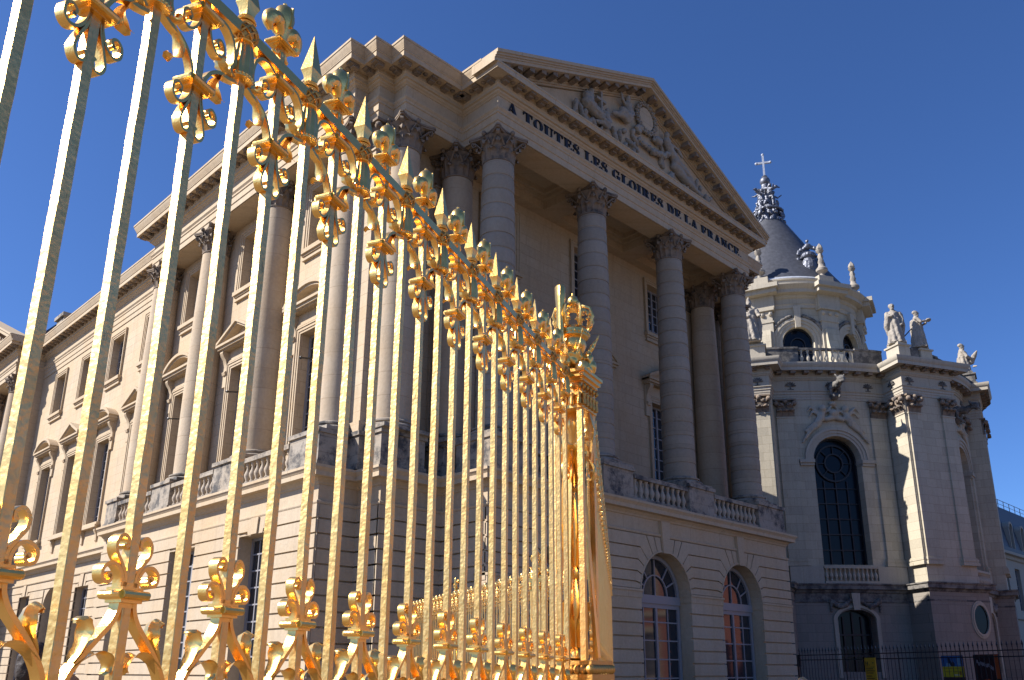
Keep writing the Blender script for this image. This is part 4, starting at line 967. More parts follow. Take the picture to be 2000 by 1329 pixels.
for th in [27.6+45*k for k in range(-2, 4)]:
    F = Fr(TH(th, 7.2), (cos(radians(th)), -sin(radians(th))), (-sin(radians(th)), -cos(radians(th))))
    p = MB(); F.box(p, -.85, .85, 24, 31.0, -.4, .35); F.box(p, -.95, .95, 31.0, 31.12, -.4, .42); F.box(p, -.85, .85, 31.12, 32.1, -.4, .4); F.box(p, -1.05, 1.05, 32.1, 32.3, -.4, .6)
    for u in (-.7, 0, .7): p.ball(F(u, 31.75, .45), .2, 7, 5)
    p.build('drum_pilaster', M['chapel_trim'], CH, 0)
    pr = [(.3, 24), (.3, 30.2), (.5, 30.3), (.62, 29.6), (.72, 28.8), (.95, 27.8), (1.4, 26.8), (2.1, 26.0), (2.9, 25.5), (3.3, 25.1), (3.3, 24)]
    q = MB(); q.prism(pr, lambda d, z, t: F(t, z, d), -.62, .62); q.build('volute_buttress', M['chapel'], CH, 0)
cpath = [TH(180-360*i/64, 7.2) for i in range(64)]
w = MB(); w.sweep([(0,32.3),(.1,32.3),(.1,32.6),(.18,32.7),(.1,32.75),(.1,33.2),(.25,33.3),(.3,33.5),(.75,33.55),(.8,33.55),(.8,33.85),(.95,34.0),(1.15,34.2),(1.15,34.35),(.2,34.4),(.2,34.95),(.3,35.0),(.3,35.15),(-.4,35.2)], cpath, closed=True)
for th in [27.6+45*k for k in range(-2, 4)]:
    F = Fr(TH(th, 7.2), (cos(radians(th)), -sin(radians(th))), (-sin(radians(th)), -cos(radians(th))))
    F.box(w, -1.1, 1.1, 32.3, 33.5, 0, .55); F.box(w, -1.5, 1.5, 33.5, 33.9, 0, 1.25); F.box(w, -1.7, 1.7, 33.9, 34.3, 0, 1.55); F.box(w, -.75, .75, 34.4, 35.4, -.6, .5)
w.build('drum_cornice', M['chapel_trim'], CH, 25)
for k, th in enumerate([27.6+45*k for k in range(-2, 4)]):
    x, y = TH(th, 7.2); f_ = MB(); f_.lathe([(.4,35.35),(.4,35.5),(.2,35.6),(.2,35.8),(.5,36.05),(.52,36.25),(.3,36.5),(.22,36.8),(.28,37.0),(.2,37.3),(.24,37.5),(.16,37.8),(.3,38.0),(.34,38.1),(.2,38.12),(.26,38.3),(.2,38.55),(.02,38.85)], x, y, 0, 12, fold=lambda a, z: 1+(.12*sin(4*a+6*z) if 36.5 < z < 38 else .25*abs(sin(2.5*a)) if z > 38.1 else 0))
    f_.build('torch_finial', M['statue'], CH, 30)
w = MB(); w.lathe([(7.3,35.0),(7.25,35.3),(6.85,35.6)], CX, CY, 0, 64); w.build('lead_flashing', M['lead_pale'], CH)
w = MB(); w.lathe([(6.95,35.45),(5.9,37.0),(4.8,38.7),(3.9,40.3),(3.1,41.8),(2.2,43.3),(1.5,44.5)], CX, CY, 0, 64)
w.add([(66.2,40,34.2),(79.8,40,34.2),(79.8,78,34.2),(66.2,78,34.2),(73,41,43.4),(73,78,43.4)], [(0,1,4),(1,2,5,4),(3,0,4,5),(2,3,5)]); w.build('conical_roof', M['slate'], CH)
for a_ in (0.45, 2.3):
    q = MB(); dr = Vector((cos(a_-pi/2), sin(a_-pi/2), 0))
    q.tube([Vector((CX, CY, 0))+dr*r_+Vector((0, 0, z_)) for r_, z_ in ((6.95,35.5),(5.9,37.05),(4.8,38.75),(3.1,41.85),(1.5,44.5))], .13, 6); q.build('lead_ridge', M['lead_pale'], CH)
random.seed(11)
pr = [('t', [(CX, CY, 44), (CX, CY, 46), (CX, CY, 49)], [1.25, .95, .42])]
for zz, rr, n_, sz in ((44.5, 1.5, 16, .3), (45.3, 1.45, 12, .34), (46.0, 1.15, 10, .3), (46.6, 1.05, 9, .28)):
    for i in range(n_):
        a = 2*pi*i/n_+random.uniform(-.1, .1); Mr = Matrix.Rotation(a, 3, 'Z') @ Matrix.Rotation(random.uniform(-.9, .9), 3, 'X') @ Matrix.Rotation(random.uniform(-.5, .2), 3, 'Y')
        pr.append(('b', (CX+rr*cos(a), CY+rr*sin(a), zz+random.uniform(-.15, .15)), (sz*.55, sz*.6, sz*random.uniform(1.0, 1.6)), Mr))
pr.append(('t', [(CX+1.45*cos(2*pi*i/24), CY+1.45*sin(2*pi*i/24), 45.85) for i in range(25)], .12))
for i in range(5):
    a = 2*pi*i/5+.5; c, s_ = cos(a), sin(a); zz = 46.9+.5*(i % 2)
    pr += [('t', [(CX+.5*c, CY+.5*s_, zz), (CX+.65*c, CY+.65*s_, zz+.5), (CX+.6*c, CY+.6*s_, zz+.95)], [.22, .27, .2]), ('b', (CX+.7*c, CY+.7*s_, zz+1.35), (.19, .19, .23)), ('t', [(CX+.75*c, CY+.75*s_, zz+.95), (CX+1.15*c, CY+1.15*s_, zz+.8), (CX+1.5*c+.2*s_, CY+1.5*s_-.2*c, zz+1.0)], [.12, .09, .06]),
           ('t', [(CX+.6*c-.3*s_, CY+.6*s_+.3*c, zz+.9), (CX+.85*c-.6*s_, CY+.85*s_+.6*c, zz+1.25), (CX+1.0*c-.95*s_, CY+1.0*s_+.95*c, zz+1.1)], [.1, .16, .04]), ('t', [(CX+.6*c, CY+.6*s_, zz+.1), (CX+1.0*c, CY+1.0*s_, zz-.1), (CX+.95*c, CY+.95*s_, zz-.6)], [.2, .14, .08]), ('t', [(CX+.45*c+.35*s_, CY+.45*s_-.35*c, zz), (CX+.8*c+.5*s_, CY+.8*s_-.5*c, zz-.7)], [.2, .1])]
blobs('cherub_spire', pr, M['lead'], CH, .05, .16, .16)
w = MB(); w.ball((CX, CY, 49.55), .52, 16, 10); w.lathe([(.2, 49.9), (.3, 50.1), (.1, 50.3)], CX, CY, 0, 10); w.build('orb', M['lead'], CH)
w = MB(); Fc = Fr((CX, CY), (.5, -.86), (-.86, -.5)); Fc.box(w, -.09, .09, 50.1, 52.6, -.09, .09); Fc.box(w, -.65, .65, 51.65, 51.85, -.08, .08)
for u, z in ((-.7, 51.75), (.7, 51.75), (0, 52.7)): w.ball(Fc(u, z), .15, 8, 6)
w.build('cross', M['lead_pale'], CH, 0)
# crest on the roof
x_, y_ = TH(27, 5.5); tx, ty = .45, -.89; pr = [('b', (x_, y_, 37.2), (.75, .75, 1.15)), ('b', (x_, y_, 38.4), (.7, .7, .4)), ('b', (x_, y_, 39.4), (.35, .35, .3)), ('b', (x_, y_, 39.95), .16)]
for i in range(9): a = pi*i/8; pr.append(('b', (x_+.85*cos(a)*tx, y_+.85*cos(a)*ty, 38.75+.55*sin(a)), .2))
for sg in (-1, 1): pr += [('t', [(x_+sg*.9*tx, y_+sg*.9*ty, 38.2), (x_+sg*1.15*tx, y_+sg*1.15*ty, 37.3), (x_+sg*.9*tx, y_+sg*.9*ty, 36.3), (x_+sg*.5*tx, y_+sg*.5*ty, 35.6)], [.22, .26, .2, .15])]
blobs('roof_crest', pr, M['lead'], CH, .06, .12, .2)

# ------------------------------------------------------------------ statues on the chapel parapet
def statue(x, y, z, h, face, label, pose=0):
    """robed figure, height h, facing direction face (radians)"""
    s = h/1.8; b = MB()
    robe(b, 0, 0, 0.02, 1.12, .34, .22, 8, .22, 2.0, .95)
    pr = [('m', b), ('t', [(0, 0, 1.0), (.02, .02, 1.25), (.0, 0, 1.42)], [.21, .2, .13]), ('b', (0, 0, 1.38), (.25, .14, .1)), ('b', (.02, .03, 1.66), (.1, .115, .14)), ('b', (.02, .09, 1.56), (.07, .06, .1)), ('t', [(0, 0, 1.42), (.01, .01, 1.58)], [.07, .06]), ('b', (.02, -.02, 1.71), (.12, .12, .1)), ('b', (.02, .145, 1.65), (.02, .03, .035))]
    if pose == 0: pr += [('t', [(-.24, 0, 1.36), (-.33, .04, 1.1), (-.27, .12, .85), (-.22, .2, .8)], [.085, .075, .055, .045]), ('t', [(.24, 0, 1.36), (.32, .1, 1.15), (.12, .25, 1.18)], [.085, .07, .05]), ('t', [(-.3, -.05, 1.3), (-.36, -.08, .8), (-.3, -.12, .3)], [.1, .09, .06]), ('t', [(.25, .12, 1.2), (.3, .05, .8), (.26, -.05, .45)], [.12, .12, .05])]
    elif pose == 1: pr += [('t', [(-.24, 0, 1.36), (-.3, .15, 1.12), (.0, .38, 1.15)], [.085, .07, .05]), ('t', [(.24, 0, 1.36), (.3, .18, 1.14), (.12, .42, 1.2)], [.085, .07, .05]), ('b', (.06, .5, 1.25), (.2, .12, .07)), ('t', [(-.2, -.12, 1.35), (-.26, -.18, .9), (-.2, -.15, .4)], [.13, .12, .06])]
    elif pose == 2: pr += [('t', [(-.24, 0, 1.36), (-.34, .1, 1.05), (-.1, .3, .92)], [.085, .07, .05]), ('t', [(.24, 0, 1.36), (.32, .14, 1.05), (.2, .36, .95)], [.085, .07, .05]), ('t', [(.0, .34, .88), (.15, .45, 1.05), (.3, .58, 1.25)], [.15, .12, .04]), ('t', [(.1, .4, .6), (.3, .5, .55)], [.05, .03])]
    else: pr += [('t', [(-.24, 0, 1.36), (-.34, .12, 1.1), (-.38, .3, 1.05)], [.09, .075, .05]), ('t', [(.24, 0, 1.36), (.3, .15, 1.1), (.08, .3, 1.05)], [.09, .075, .05]), ('t', [(.02, .02, 1.74), (.02, .02, 1.86), (.02, .02, 1.98)], [.1, .085, .02]), ('t', [(-.22, -.08, 1.38), (-.32, -.1, .7), (-.3, -.1, .15)], [.14, .14, .1]), ('t', [(.22, -.08, 1.38), (.32, -.1, .7), (.3, -.1, .2)], [.14, .14, .1])]
    o = blobs('statue', pr, M['statue'], None, .022, .05, .12)
    r = thing('statue', (x, y, z), label, 'statue', 'statues along the chapel parapet'); r.scale = (s, s, s); r.rotation_euler = (0, 0, face)
    o.name = 'robed_figure'; o.parent = r
    p = MB(); p.box(-.32, .32, -.28, .28, -.02, .06); q = p.build('plinth', M['statue'], None, 0); q.parent = r
    return r
statue(56.1, 30.85, 25.35, 3.35, radians(120), 'stone bishop statue with tall mitre between the portico column and the chapel drum', 3)
statue(64.05, 23.2, 25.32, 3.35, radians(125), 'bearded stone statue with one arm hanging, left of the pair on the chapel parapet', 0)
s2 = statue(65.75, 22.15, 25.2, 3.1, radians(200), 'stone statue turned sideways holding an open book, right of the pair on the parapet', 1)
s3 = statue(75.75, 22.15, 25.1, 3.3, radians(205), 'lone stone statue with an upright slab at the far right edge of the chapel roof', 2)
for a, b in (((65.65, 22.4, 27.0), (64.3, 23.3, 25.4)),):
    t = MB(); t.tube([a, b], .045, 5); o = t.build('stay_rod', M['iron']); tag(o, 'thin dark iron stay slanting between the paired statues', 'stay rod')
t = MB(); t.tube([(75.6, 22.3, 26.9), (73.8, 22.7, 24.6)], .05, 5); t.tube([(75.6, 22.3, 26.4), (73.7, 22.5, 24.1)], .05, 5); o = t.build('stay_rod', M['iron']); tag(o, 'twin iron stays propping the lone statue at the right end', 'stay rod')

# ------------------------------------------------------------------ building beyond the chapel
FBg = thing('mansard_building', (118, 36, 0), 'distant stone building with blue slate mansard roof at the right edge behind the chapel', 'building')
FD = Fr((0, 30.0), (1, 0), (0, -1)); w = MB(); cs = [98+4.4*k for k in range(14)]
FD.wall(w, 92, 160, 0, 7.3, -.6, 0, [(c-.9, c+.9, 1.5, 5.8) for c in cs]); FD.wall(w, 92, 160, 7.3, 14.3, -.6, 0, [(c-.9, c+.9, 8.2, 12.9) for c in cs]); w.box(92.5, 159, 31.2, 45, 0, 14.5); w.build('wall', M['render'], FBg, 0)
w = MB(); w.sweep([(0, 13.7), (.2, 13.8), (.3, 14.1), (.7, 14.2), (.7, 14.5), (-.6, 14.6)], [(92, 30), (160, 30)]); w.sweep([(0, 7.1), (.25, 7.2), (.25, 7.5), (0, 7.55)], [(92, 30), (160, 30)]); w.build('cornice', M['render'], FBg, 20)
for c in cs: glazed(FD, FBg, c-.9, c+.9, 8.2, 12.9, -.4, 2, 5)
w = MB(); w.sweep([(.1, 14.55), (.1, 15.2), (-.1, 15.2), (-.9, 19.5), (-1.3, 20.5), (-7, 22), (-14, 22)], [(90, 30), (162, 30)]); w.build('mansard_roof', M['roofblue'], FBg, 20)
for c in cs:
    d = MB(); FD.box(d, c-.75, c-.55, 15.2, 17.6, -1.6, .05); FD.box(d, c+.55, c+.75, 15.2, 17.6, -1.6, .05); FD.arcband(d, c, 17.6, .55, .78, -1.6, .08); o = d.build('dormer', M['render'], FBg, 0)
    d = MB(); FD.poly(d, [(c-.56, 15.2), (c+.56, 15.2)]+[(c+.56*cos(pi*i/10), 17.6+.56*sin(pi*i/10)) for i in range(11)], -1.4, -.2); d.build('pane', M['glass'], o)
w = MB()
for k in range(30): w.tube([(94+2.2*k, 31.6, 20.5), (94+2.2*k, 31.6, 21.6)], .04, 4)
w.tube([(92, 31.6, 21.6), (160, 31.6, 21.6)], .04, 4); w.tube([(92, 31.6, 21.1), (160, 31.6, 21.1)], .03, 4); w.build('roof_railing', M['iron'], FBg)

# ------------------------------------------------------------------ brick wing on the near side of the court (outside the frame, mirrored in gilding and panes)
BWg = thing('brick_wing', (60, -30, 0), 'long red brick and stone wing along the right side of the court', 'palace wing')
FQ = Fr((58, 0), (0, 1), (-1, 0)); cs = [-74+4.2*k for k in range(19)]; w = MB()
for z0, z1, a, b in ((0, 6, 1.2, 4.6), (6, 12, 7.2, 10.6)): FQ.wall(w, -78, 6, z0, z1, -.5, 0, [(c-.8, c+.8, a, b) for c in cs])
w.box(58.55, 70, -77.9, 5.9, 0, 12); w.build('brick_wall', M['brick'], BWg, 0)
w = MB()
for c in cs:
    for a, b in ((1.2, 4.6), (7.2, 10.6)):
        for u0, u1, za, zb in ((c-1.2, c-.8, a-.3, b+.4), (c+.8, c+1.2, a-.3, b+.4), (c-.8, c+.8, b, b+.4), (c-.8, c+.8, a-.3, a)): FQ.box(w, u0, u1, za, zb, -.1, .06)
FQ.box(w, -78, 6, 5.8, 6.2, -.1, .15); FQ.box(w, -78, 6, 11.7, 12.2, -.1, .4); w.build('stone_dressing', M['trim'], BWg, 0)
for c in cs:
    for a, b in ((1.2, 4.6), (7.2, 10.6)): glazed(FQ, BWg, c-.8, c+.8, a, b, -.35, 2, 4)
w = MB(); w.add([(57.8,-78,12.2),(70,-78,12.2),(70,6,12.2),(57.8,6,12.2),(62,-76,17),(66,-76,17),(66,4,17),(62,4,17)], [(0,3,7,4),(1,2,6,5),(0,1,5,4),(3,2,6,7),(4,5,6,7)]); w.build('roof', M['slate'], BWg, 0)
# ------------------------------------------------------------------ gilded fence
ZC = 1.59732; KF = .68; ANG = 1.14205; TV = Vector((sin(ANG), cos(ANG))); NL = Vector((-TV.y, TV.x)); DS = .42947; S0 = 1.99029
def catmull(pts, n=5):
    P = [Vector((p[0], 0, p[1])) for p in pts]; P = [P[0]*2-P[1]]+P+[P[-1]*2-P[-2]]; out = []
    for i in range(1, len(P)-2):
        for k in range(n):
            t = k/n; a, b, c, d = P[i-1:i+3]
            out.append(.5*((2*b)+(c-a)*t+(2*a-5*b+4*c-d)*t*t+(3*b-a-3*c+d)*t**3))
    out.append(P[-2]); return out
def ribbon(mb, pts, width=.034, th=.012, sg=1, zo=0.0, n=5, taper=False, endball=0.0):
    q = catmull([(sg*x, z+zo) for x, z in pts], n); m = len(q)
    ths = [th*(1-.45*i/m) for i in range(m)] if taper else th
    mb.strip(q, (0, 1, 0), width, ths)
    if endball: mb.tube([q[-1]+Vector((0, -width/2, 0)), q[-1]+Vector((0, width/2, 0))], endball, 8)
def leaf(mb, pts, w=.05, sg=1, zo=0.0):
    q = catmull([(sg*x, z+zo) for x, z in pts], 5); m = len(q); vs = []; fs = []
    for i, p in enumerate(q):
        t = (q[min(i+1, m-1)]-q[max(i-1, 0)]).normalized(); nn = Vector((-t.z, 0, t.x)); u = i/(m-1)
        hw = w/2*(.45+1.3*u*(1-u)*2)*(1 if u < .9 else .7)*(1+.12*sin(u*22))
        for j in range(-2, 3): vs.append(p+Vector((0, j/2*hw, 0))+nn*(-.012*(abs(j)/2)**1.6*sg+(.004 if j == 0 else 0)))
    for k in (0, 1):
        for i in range(m-1):
            for j in range(4): fs.append((i*5+j, i*5+j+1, (i+1)*5+j+1, (i+1)*5+j))
        break
    mb.add(vs, fs)
def collar(mb, z, hx=.037, hy=.027, h=.036):
    for a, b, e in ((-1, -.62, -.01), (-.62, -.35, .003), (-.35, .35, .014), (.35, .62, .003), (.62, 1, -.01)):
        x, y = hx+e, hy+e; mb.box(-x, x, -y, y, z+a*h, z+b*h)
    # round the middle roll
    for sx_ in (-1, 1): mb.tube([(sx_*(hx+.012), -hy-.012, z), (sx_*(hx+.012), hy+.012, z)], h*.36, 10)
    for sy_ in (-1, 1): mb.tube([(-hx-.012, sy_*(hy+.012), z), (hx+.012, sy_*(hy+.012), z)], h*.36, 10)
def bar_mesh(z0, z1, hx, hy, seed, n=60):
    rnd = random.Random(seed); m = MB(); vs = []; fs = []
    for i in range(n+1):
        z = z0+(z1-z0)*i/n; a = hx*(1+rnd.uniform(-.035, .035)); b = hy*(1+rnd.uniform(-.035, .035)); dx, dy = rnd.uniform(-.0008, .0008), rnd.uniform(-.0008, .0008); c = .12
        for (x, y) in ((-1, -1+c), (-1+c, -1), (1-c, -1), (1, -1+c), (1, 1-c), (1-c, 1), (-1+c, 1), (-1, 1-c)): vs.append((x*a+dx, y*b+dy, z))
    for i in range(n):
        for k in range(8): fs.append((i*8+k, i*8+(k+1) % 8, i*8+8+(k+1) % 8, i*8+8+k))
    fs += [tuple(range(7, -1, -1)), tuple(n*8+k for k in range(8))]
    m.add(vs, fs); return m
Z = lambda z: ZC+z
def lower_scrolls(m):
    for sg in (-1, 1):
        ribbon(m, [(.019,.16),(.021,.21),(.042,.245),(.064,.275),(.066,.305),(.047,.325),(.027,.316),(.024,.298),(.034,.290)], .034, .011, sg, ZC)
        ribbon(m, [(.030,.16),(.032,.205),(.052,.235),(.082,.240),(.105,.222),(.103,.196),(.084,.186),(.073,.197),(.08,.207)], .034, .011, sg, ZC, endball=.010)
        ribbon(m, [(.026,.15),(.030,.11),(.052,.07),(.09,.03),(.135,-.02),(.175,-.08),(.198,-.16)], .036, .015, sg, ZC)
        leaf(m, [(.15,-.04),(.128,.0),(.112,.04),(.115,.075),(.135,.093),(.16,.085),(.165,.07)], .06, sg, ZC)
        leaf(m, [(.17,-.07),(.125,-.035),(.085,-.015),(.052,-.02),(.04,-.045),(.052,-.06)], .055, sg, ZC)
def upper_scroll(m, z0, full):
    for sg in (-1, 1):
        ribbon(m, [(.022,.0),(.028,-.05),(.05,-.095),(.08,-.112),(.103,-.095),(.104,-.06),(.085,-.043),(.067,-.055),(.074,-.074)], .034, .010, sg, ZC+z0, endball=.008)
        if full: ribbon(m, [(.018,-.0),(.026,-.07),(.044,-.12),(.056,-.165),(.043,-.196),(.022,-.196),(.012,-.174),(.021,-.158)], .034, .010, sg, ZC+z0)
def arcs(m):
    for sg in (-1, 1):
        ribbon(m, [(.024,2.0),(.034,2.04),(.06,2.085),(.1,2.115),(.145,2.125),(.185,2.14)], .030, .014, sg, ZC)
        leaf(m, [(.15,2.128),(.118,2.105),(.100,2.07),(.104,2.035),(.125,2.022),(.14,2.03)], .05, sg, ZC)
        leaf(m, [(.175,2.145),(.135,2.142),(.105,2.155),(.094,2.18),(.105,2.205),(.12,2.203)], .05, sg, ZC)
        ribbon(m, [(.022,2.285),(.04,2.312),(.075,2.328),(.115,2.322),(.148,2.29),(.162,2.245),(.162,2.2),(.15,2.168),(.172,2.15)], .034, .013, sg, ZC)
def fleur(m):
    z = ZC
    for sg in (-1, 1):
        m.tube(catmull([(sg*.01, z+2.49), (sg*.018, z+2.535), (sg*.045, z+2.565), (sg*.078, z+2.560), (sg*.092, z+2.528), (sg*.076, z+2.502)], 4), [.010,.013,.016,.020,.025,.030,.034,.037,.039,.040,.040,.039,.037,.034,.03,.027,.024,.022,.018,.015,.012], 10)
        m.tube(catmull([(sg*.01, z+2.46), (sg*.022, z+2.44), (sg*.038, z+2.425), (sg*.046, z+2.432)], 3), [.012,.013,.014,.014,.013,.012,.011,.01,.009,.008], 8)
    m.lathe([(.004, 2.47), (.016, 2.49), (.02, 2.51), (.028, 2.54), (.040, 2.58), (.045, 2.61), (.043, 2.635), (.034, 2.66), (.018, 2.676), (.007, 2.683), (.009, 2.69), (.001, 2.70)], 0, 0, z, 14)
    m.box(-.005, .005, -.046, .046, z+2.56, z+2.655)
    m.lathe([(.001, 2.405), (.014, 2.42), (.018, 2.44), (.012, 2.46)], 0, 0, z, 10); m.box(-.014, .014, -.014, .014, z+2.38, z+2.48)
    collar(m, z+2.478, .042, .024, .015)
def tassel(m):
    m.lathe([(.018,2.155),(.046,2.158),(.049,2.17),(.046,2.185),(.047,2.21),(.044,2.26),(.038,2.30),(.03,2.322)], 0, 0, ZC, 32, fold=lambda a, z: 1+.05*(1 if sin(14*a) > 0 else -1)*(1 if z > 2.18 else .3))
    for i in range(20): a = 2*pi*i/20; m.ball((.045*cos(a), .045*sin(a), ZC+2.168), .008, 5, 4)
    for r_, z_ in ((.036, 2.326), (.034, 2.404)): m.lathe([(r_-.01, z_-.006), (r_+.003, z_-.004), (r_+.005, z_), (r_+.003, z_+.004), (r_-.01, z_+.006)], 0, 0, ZC, 16)
def knot(m):
    m.lathe([(.034,2.33),(.044,2.348),(.046,2.368),(.044,2.385),(.034,2.40)], 0, 0, ZC, 16)
    for k in range(8):
        for d_ in (-1, 1):
            pts = []
            for i in range(9): q = i/8; a = 2*pi*k/8+d_*q*1.5; r_ = .036+.014*sin(pi*q); pts.append((r_*cos(a), r_*sin(a), ZC+2.33+.07*q))
            m.tube(pts, .0055, 5)
def spear(m):
    for r_, z_ in ((.032, 2.415), (.037, 2.428), (.031, 2.441)): m.lathe([(.02, z_-.007), (r_, z_-.005), (r_+.003, z_), (r_, z_+.005), (.02, z_+.007)], 0, 0, ZC, 16)
    vs = []; st = [(.020, 2.445), (.022, 2.46), (.026, 2.48), (.037, 2.508), (.018, 2.61), (.001, 2.70)]
    for (w_, z_) in st: vs += [(-w_, -w_*.8, ZC+z_), (w_, -w_*.8, ZC+z_), (w_, w_*.8, ZC+z_), (-w_, w_*.8, ZC+z_)]
    m.add(vs, [(i*4+k, i*4+(k+1) % 4, i*4+4+(k+1) % 4, i*4+4+k) for i in range(len(st)-1) for k in range(4)])
def mesh_of(fn, name, mt, *a, **k):
    m = MB(); fn(m, *a); o = m.build(name, M[mt], None, k.get('smooth', 35)); return o
PR = {}
PR['barE'] = [bar_mesh(-.62, Z(2.40), .0175, .0165, s).build('bar', M['gold_bar'], None, 20) for s in range(4)]
PR['barO'] = [bar_mesh(-.62, Z(2.36), .0175, .0165, s).build('bar', M['gold_bar'], None, 20) for s in range(4, 8)]
PR['col1'] = mesh_of(lambda m: collar(m, Z(.155)), 'collar', 'gold'); PR['col2'] = mesh_of(lambda m: collar(m, Z(1.985)), 'collar', 'gold'); PR['col3'] = mesh_of(lambda m: collar(m, Z(2.285)), 'collar', 'gold')
PR['lscr'] = mesh_of(lower_scrolls, 'lower_scroll', 'gold', smooth=50)
PR['uscr'] = mesh_of(lambda m: upper_scroll(m, 1.985, True), 'upper_scroll', 'gold', smooth=50); PR['uscr2'] = mesh_of(lambda m: upper_scroll(m, 2.285, False), 'upper_scroll', 'gold', smooth=50)
PR['arcs'] = mesh_of(arcs, 'leaf_scroll', 'gold', smooth=50); PR['fleur'] = mesh_of(fleur, 'fleur_de_lis', 'gold')
PR['tass'] = mesh_of(tassel, 'tassel', 'gold'); PR['knot'] = mesh_of(knot, 'knot', 'gold_dark', smooth=60); PR['spear'] = mesh_of(spear, 'spearhead', 'gold', smooth=20)
def allmesh(keys):
    m = MB()
    for k in keys:
        o = PR[k] if not isinstance(PR[k], list) else PR[k][0]; me = o.data; m.add([tuple(v.co) for v in me.vertices], [tuple(p.vertices) for p in me.polygons])
    return m
FARE = allmesh(['barE','col1','col2','col3','lscr','uscr','uscr2','arcs','fleur']).build('bar', M['gold_bar'], None, 35)
FARO = allmesh(['barO','tass','knot','spear']).build('bar', M['gold_bar'], None, 35)
for o in [x for v in PR.values() for x in (v if isinstance(v, list) else [v])]+[FARE, FARO]: COL.objects.unlink(o)
def inst(src, parent, loc):
    c = src.copy(); COL.objects.link(c); c.parent = parent; c.location = loc; return c
def lerp_tab(tab, x):
    ks = sorted(tab)
    if x <= ks[0]: return tab[ks[0]]
    for a, b in zip(ks, ks[1:]):
        if x <= b: return tab[a]+(tab[b]-tab[a])*(x-a)/(b-a)
    return tab[ks[-1]]
SADJ = {-2:-.02,-1:-.02,0:-.02,1:-.015,2:-.01,3:.01,4:.02,5:.025,6:.01,7:-.01,8:-.05,9:-.10,10:-.17,11:-.25}
DZL = {-2:.10,-1:.075,0:.055,1:.038,2:.015,3:0,4:-.02,5:-.03,8:-.055,10:-.07}
DZU = {-2:-.16,-1:-.07,0:-.025,1:-.003,2:.006,4:.008,7:0,10:-.01}
ROT = atan2(TV.y, TV.x); ZR = ZC*(1-KF)
def fence_root(P, rot, name, label, group=None):
    r = thing(name, (P.x, P.y, ZR), label, 'fence', group); r.scale = (KF, KF, KF); r.rotation_euler = (0, 0, rot); return r
CXY = Vector((CAMP.x, CAMP.y))
GF = fence_root(CXY+NL*1.96*KF, ROT, 'gilded_fence', 'tall near gilded fence of hammered bars with spearheads and lilies filling the left half', 'gilded court fences')
i = -2.0; k = 0; prevr = None
knots = []
while i <= 10.6:
    s = S0+DS*i+lerp_tab(SADJ, i); dl, du = lerp_tab(DZL, i), lerp_tab(DZU, i)
    if abs(i-round(i)) < .1:
        b = inst(PR['barE'][k % 4], GF, (s, 0, du))
        for key, dz in (('col1', dl), ('lscr', dl), ('col2', du), ('uscr', du), ('col3', du), ('uscr2', du), ('arcs', du), ('fleur', du)): inst(PR[key], b, (0, 0, dz-du))
    else:
        b = inst(PR['barO'][k % 4], GF, (s, 0, du)); knots.append((s, du))
        for key in ('tass', 'knot', 'spear'): inst(PR[key], b, (0, 0, 0))
    k += 1; i += .5
r = MB(); ks = [(knots[0][0]-.5, knots[0][1]-.05)]+knots+[(knots[-1][0]+.14, knots[-1][1])]
for (a, za_), (b, zb_) in zip(ks, ks[1:]):
    vs = []
    for (x, z) in ((a, za_), (b, zb_)): vs += [(x, -.024, Z(2.345)+z), (x, .024, Z(2.345)+z), (x, .024, Z(2.393)+z), (x, -.024, Z(2.393)+z)]
    r.add(vs, [(0,1,5,4),(1,2,6,5),(2,3,7,6),(3,0,4,7)])
o = r.build('top_rail', M['gold'], None, 20); o.parent = GF
r = MB(); r.box(.3, 7.1, -.03, .03, -.5, -.44); r.box(.3, 7.1, -.03, .03, .35, .40); o = r.build('bottom_rail', M['gold'], None, 0); o.parent = GF
r = MB(); r.box(.3, 7.1, -.2, .2, -.751, -.58); o = r.build('stone_kerb', M['parapet'], None, 0); o.parent = GF
def far_fence(P0, P1, name, label, n=None):
    """P0 -> P1 world xy; fence scaled like the near one"""
    d = P1-P0; L_ = d.length/KF; root = fence_root(P0, atan2(d.y, d.x), name, label, 'gilded court fences'); n = int(L_/DS)
    for j in range(n):
        inst(FARE, root, ((j+.3)*DS, 0, 0)); inst(FARO, root, ((j+.8)*DS, 0, 0))
    r = MB(); r.box(0, n*DS, -.024, .024, Z(2.345), Z(2.393)); r.box(0, n*DS, -.03, .03, -.5, -.44); o = r.build('rail', M['gold'], None, 0); o.parent = root
    r = MB(); r.box(0, n*DS, -.2, .2, -.751, -.58); o = r.build('stone_kerb', M['parapet'], None, 0); o.parent = root
Q0 = CXY+(NL*1.96+TV*6.95)*KF; AZ2 = radians(51.6)
far_fence(Q0, Q0+Vector((sin(AZ2), cos(AZ2)))*11.5, 'gilded_fence', 'gilded fence running straight away behind the crowned pier, its bars crowding together')
FA_ = CXY+(Vector((23.6, 29.6))-CXY)*KF; FB_ = CXY+(Vector((17.4, 14.6))-CXY)*KF
far_fence(FB_, FA_, 'gilded_fence', 'small distant gilded fence glimpsed low between the near bars in front of the pavilion')

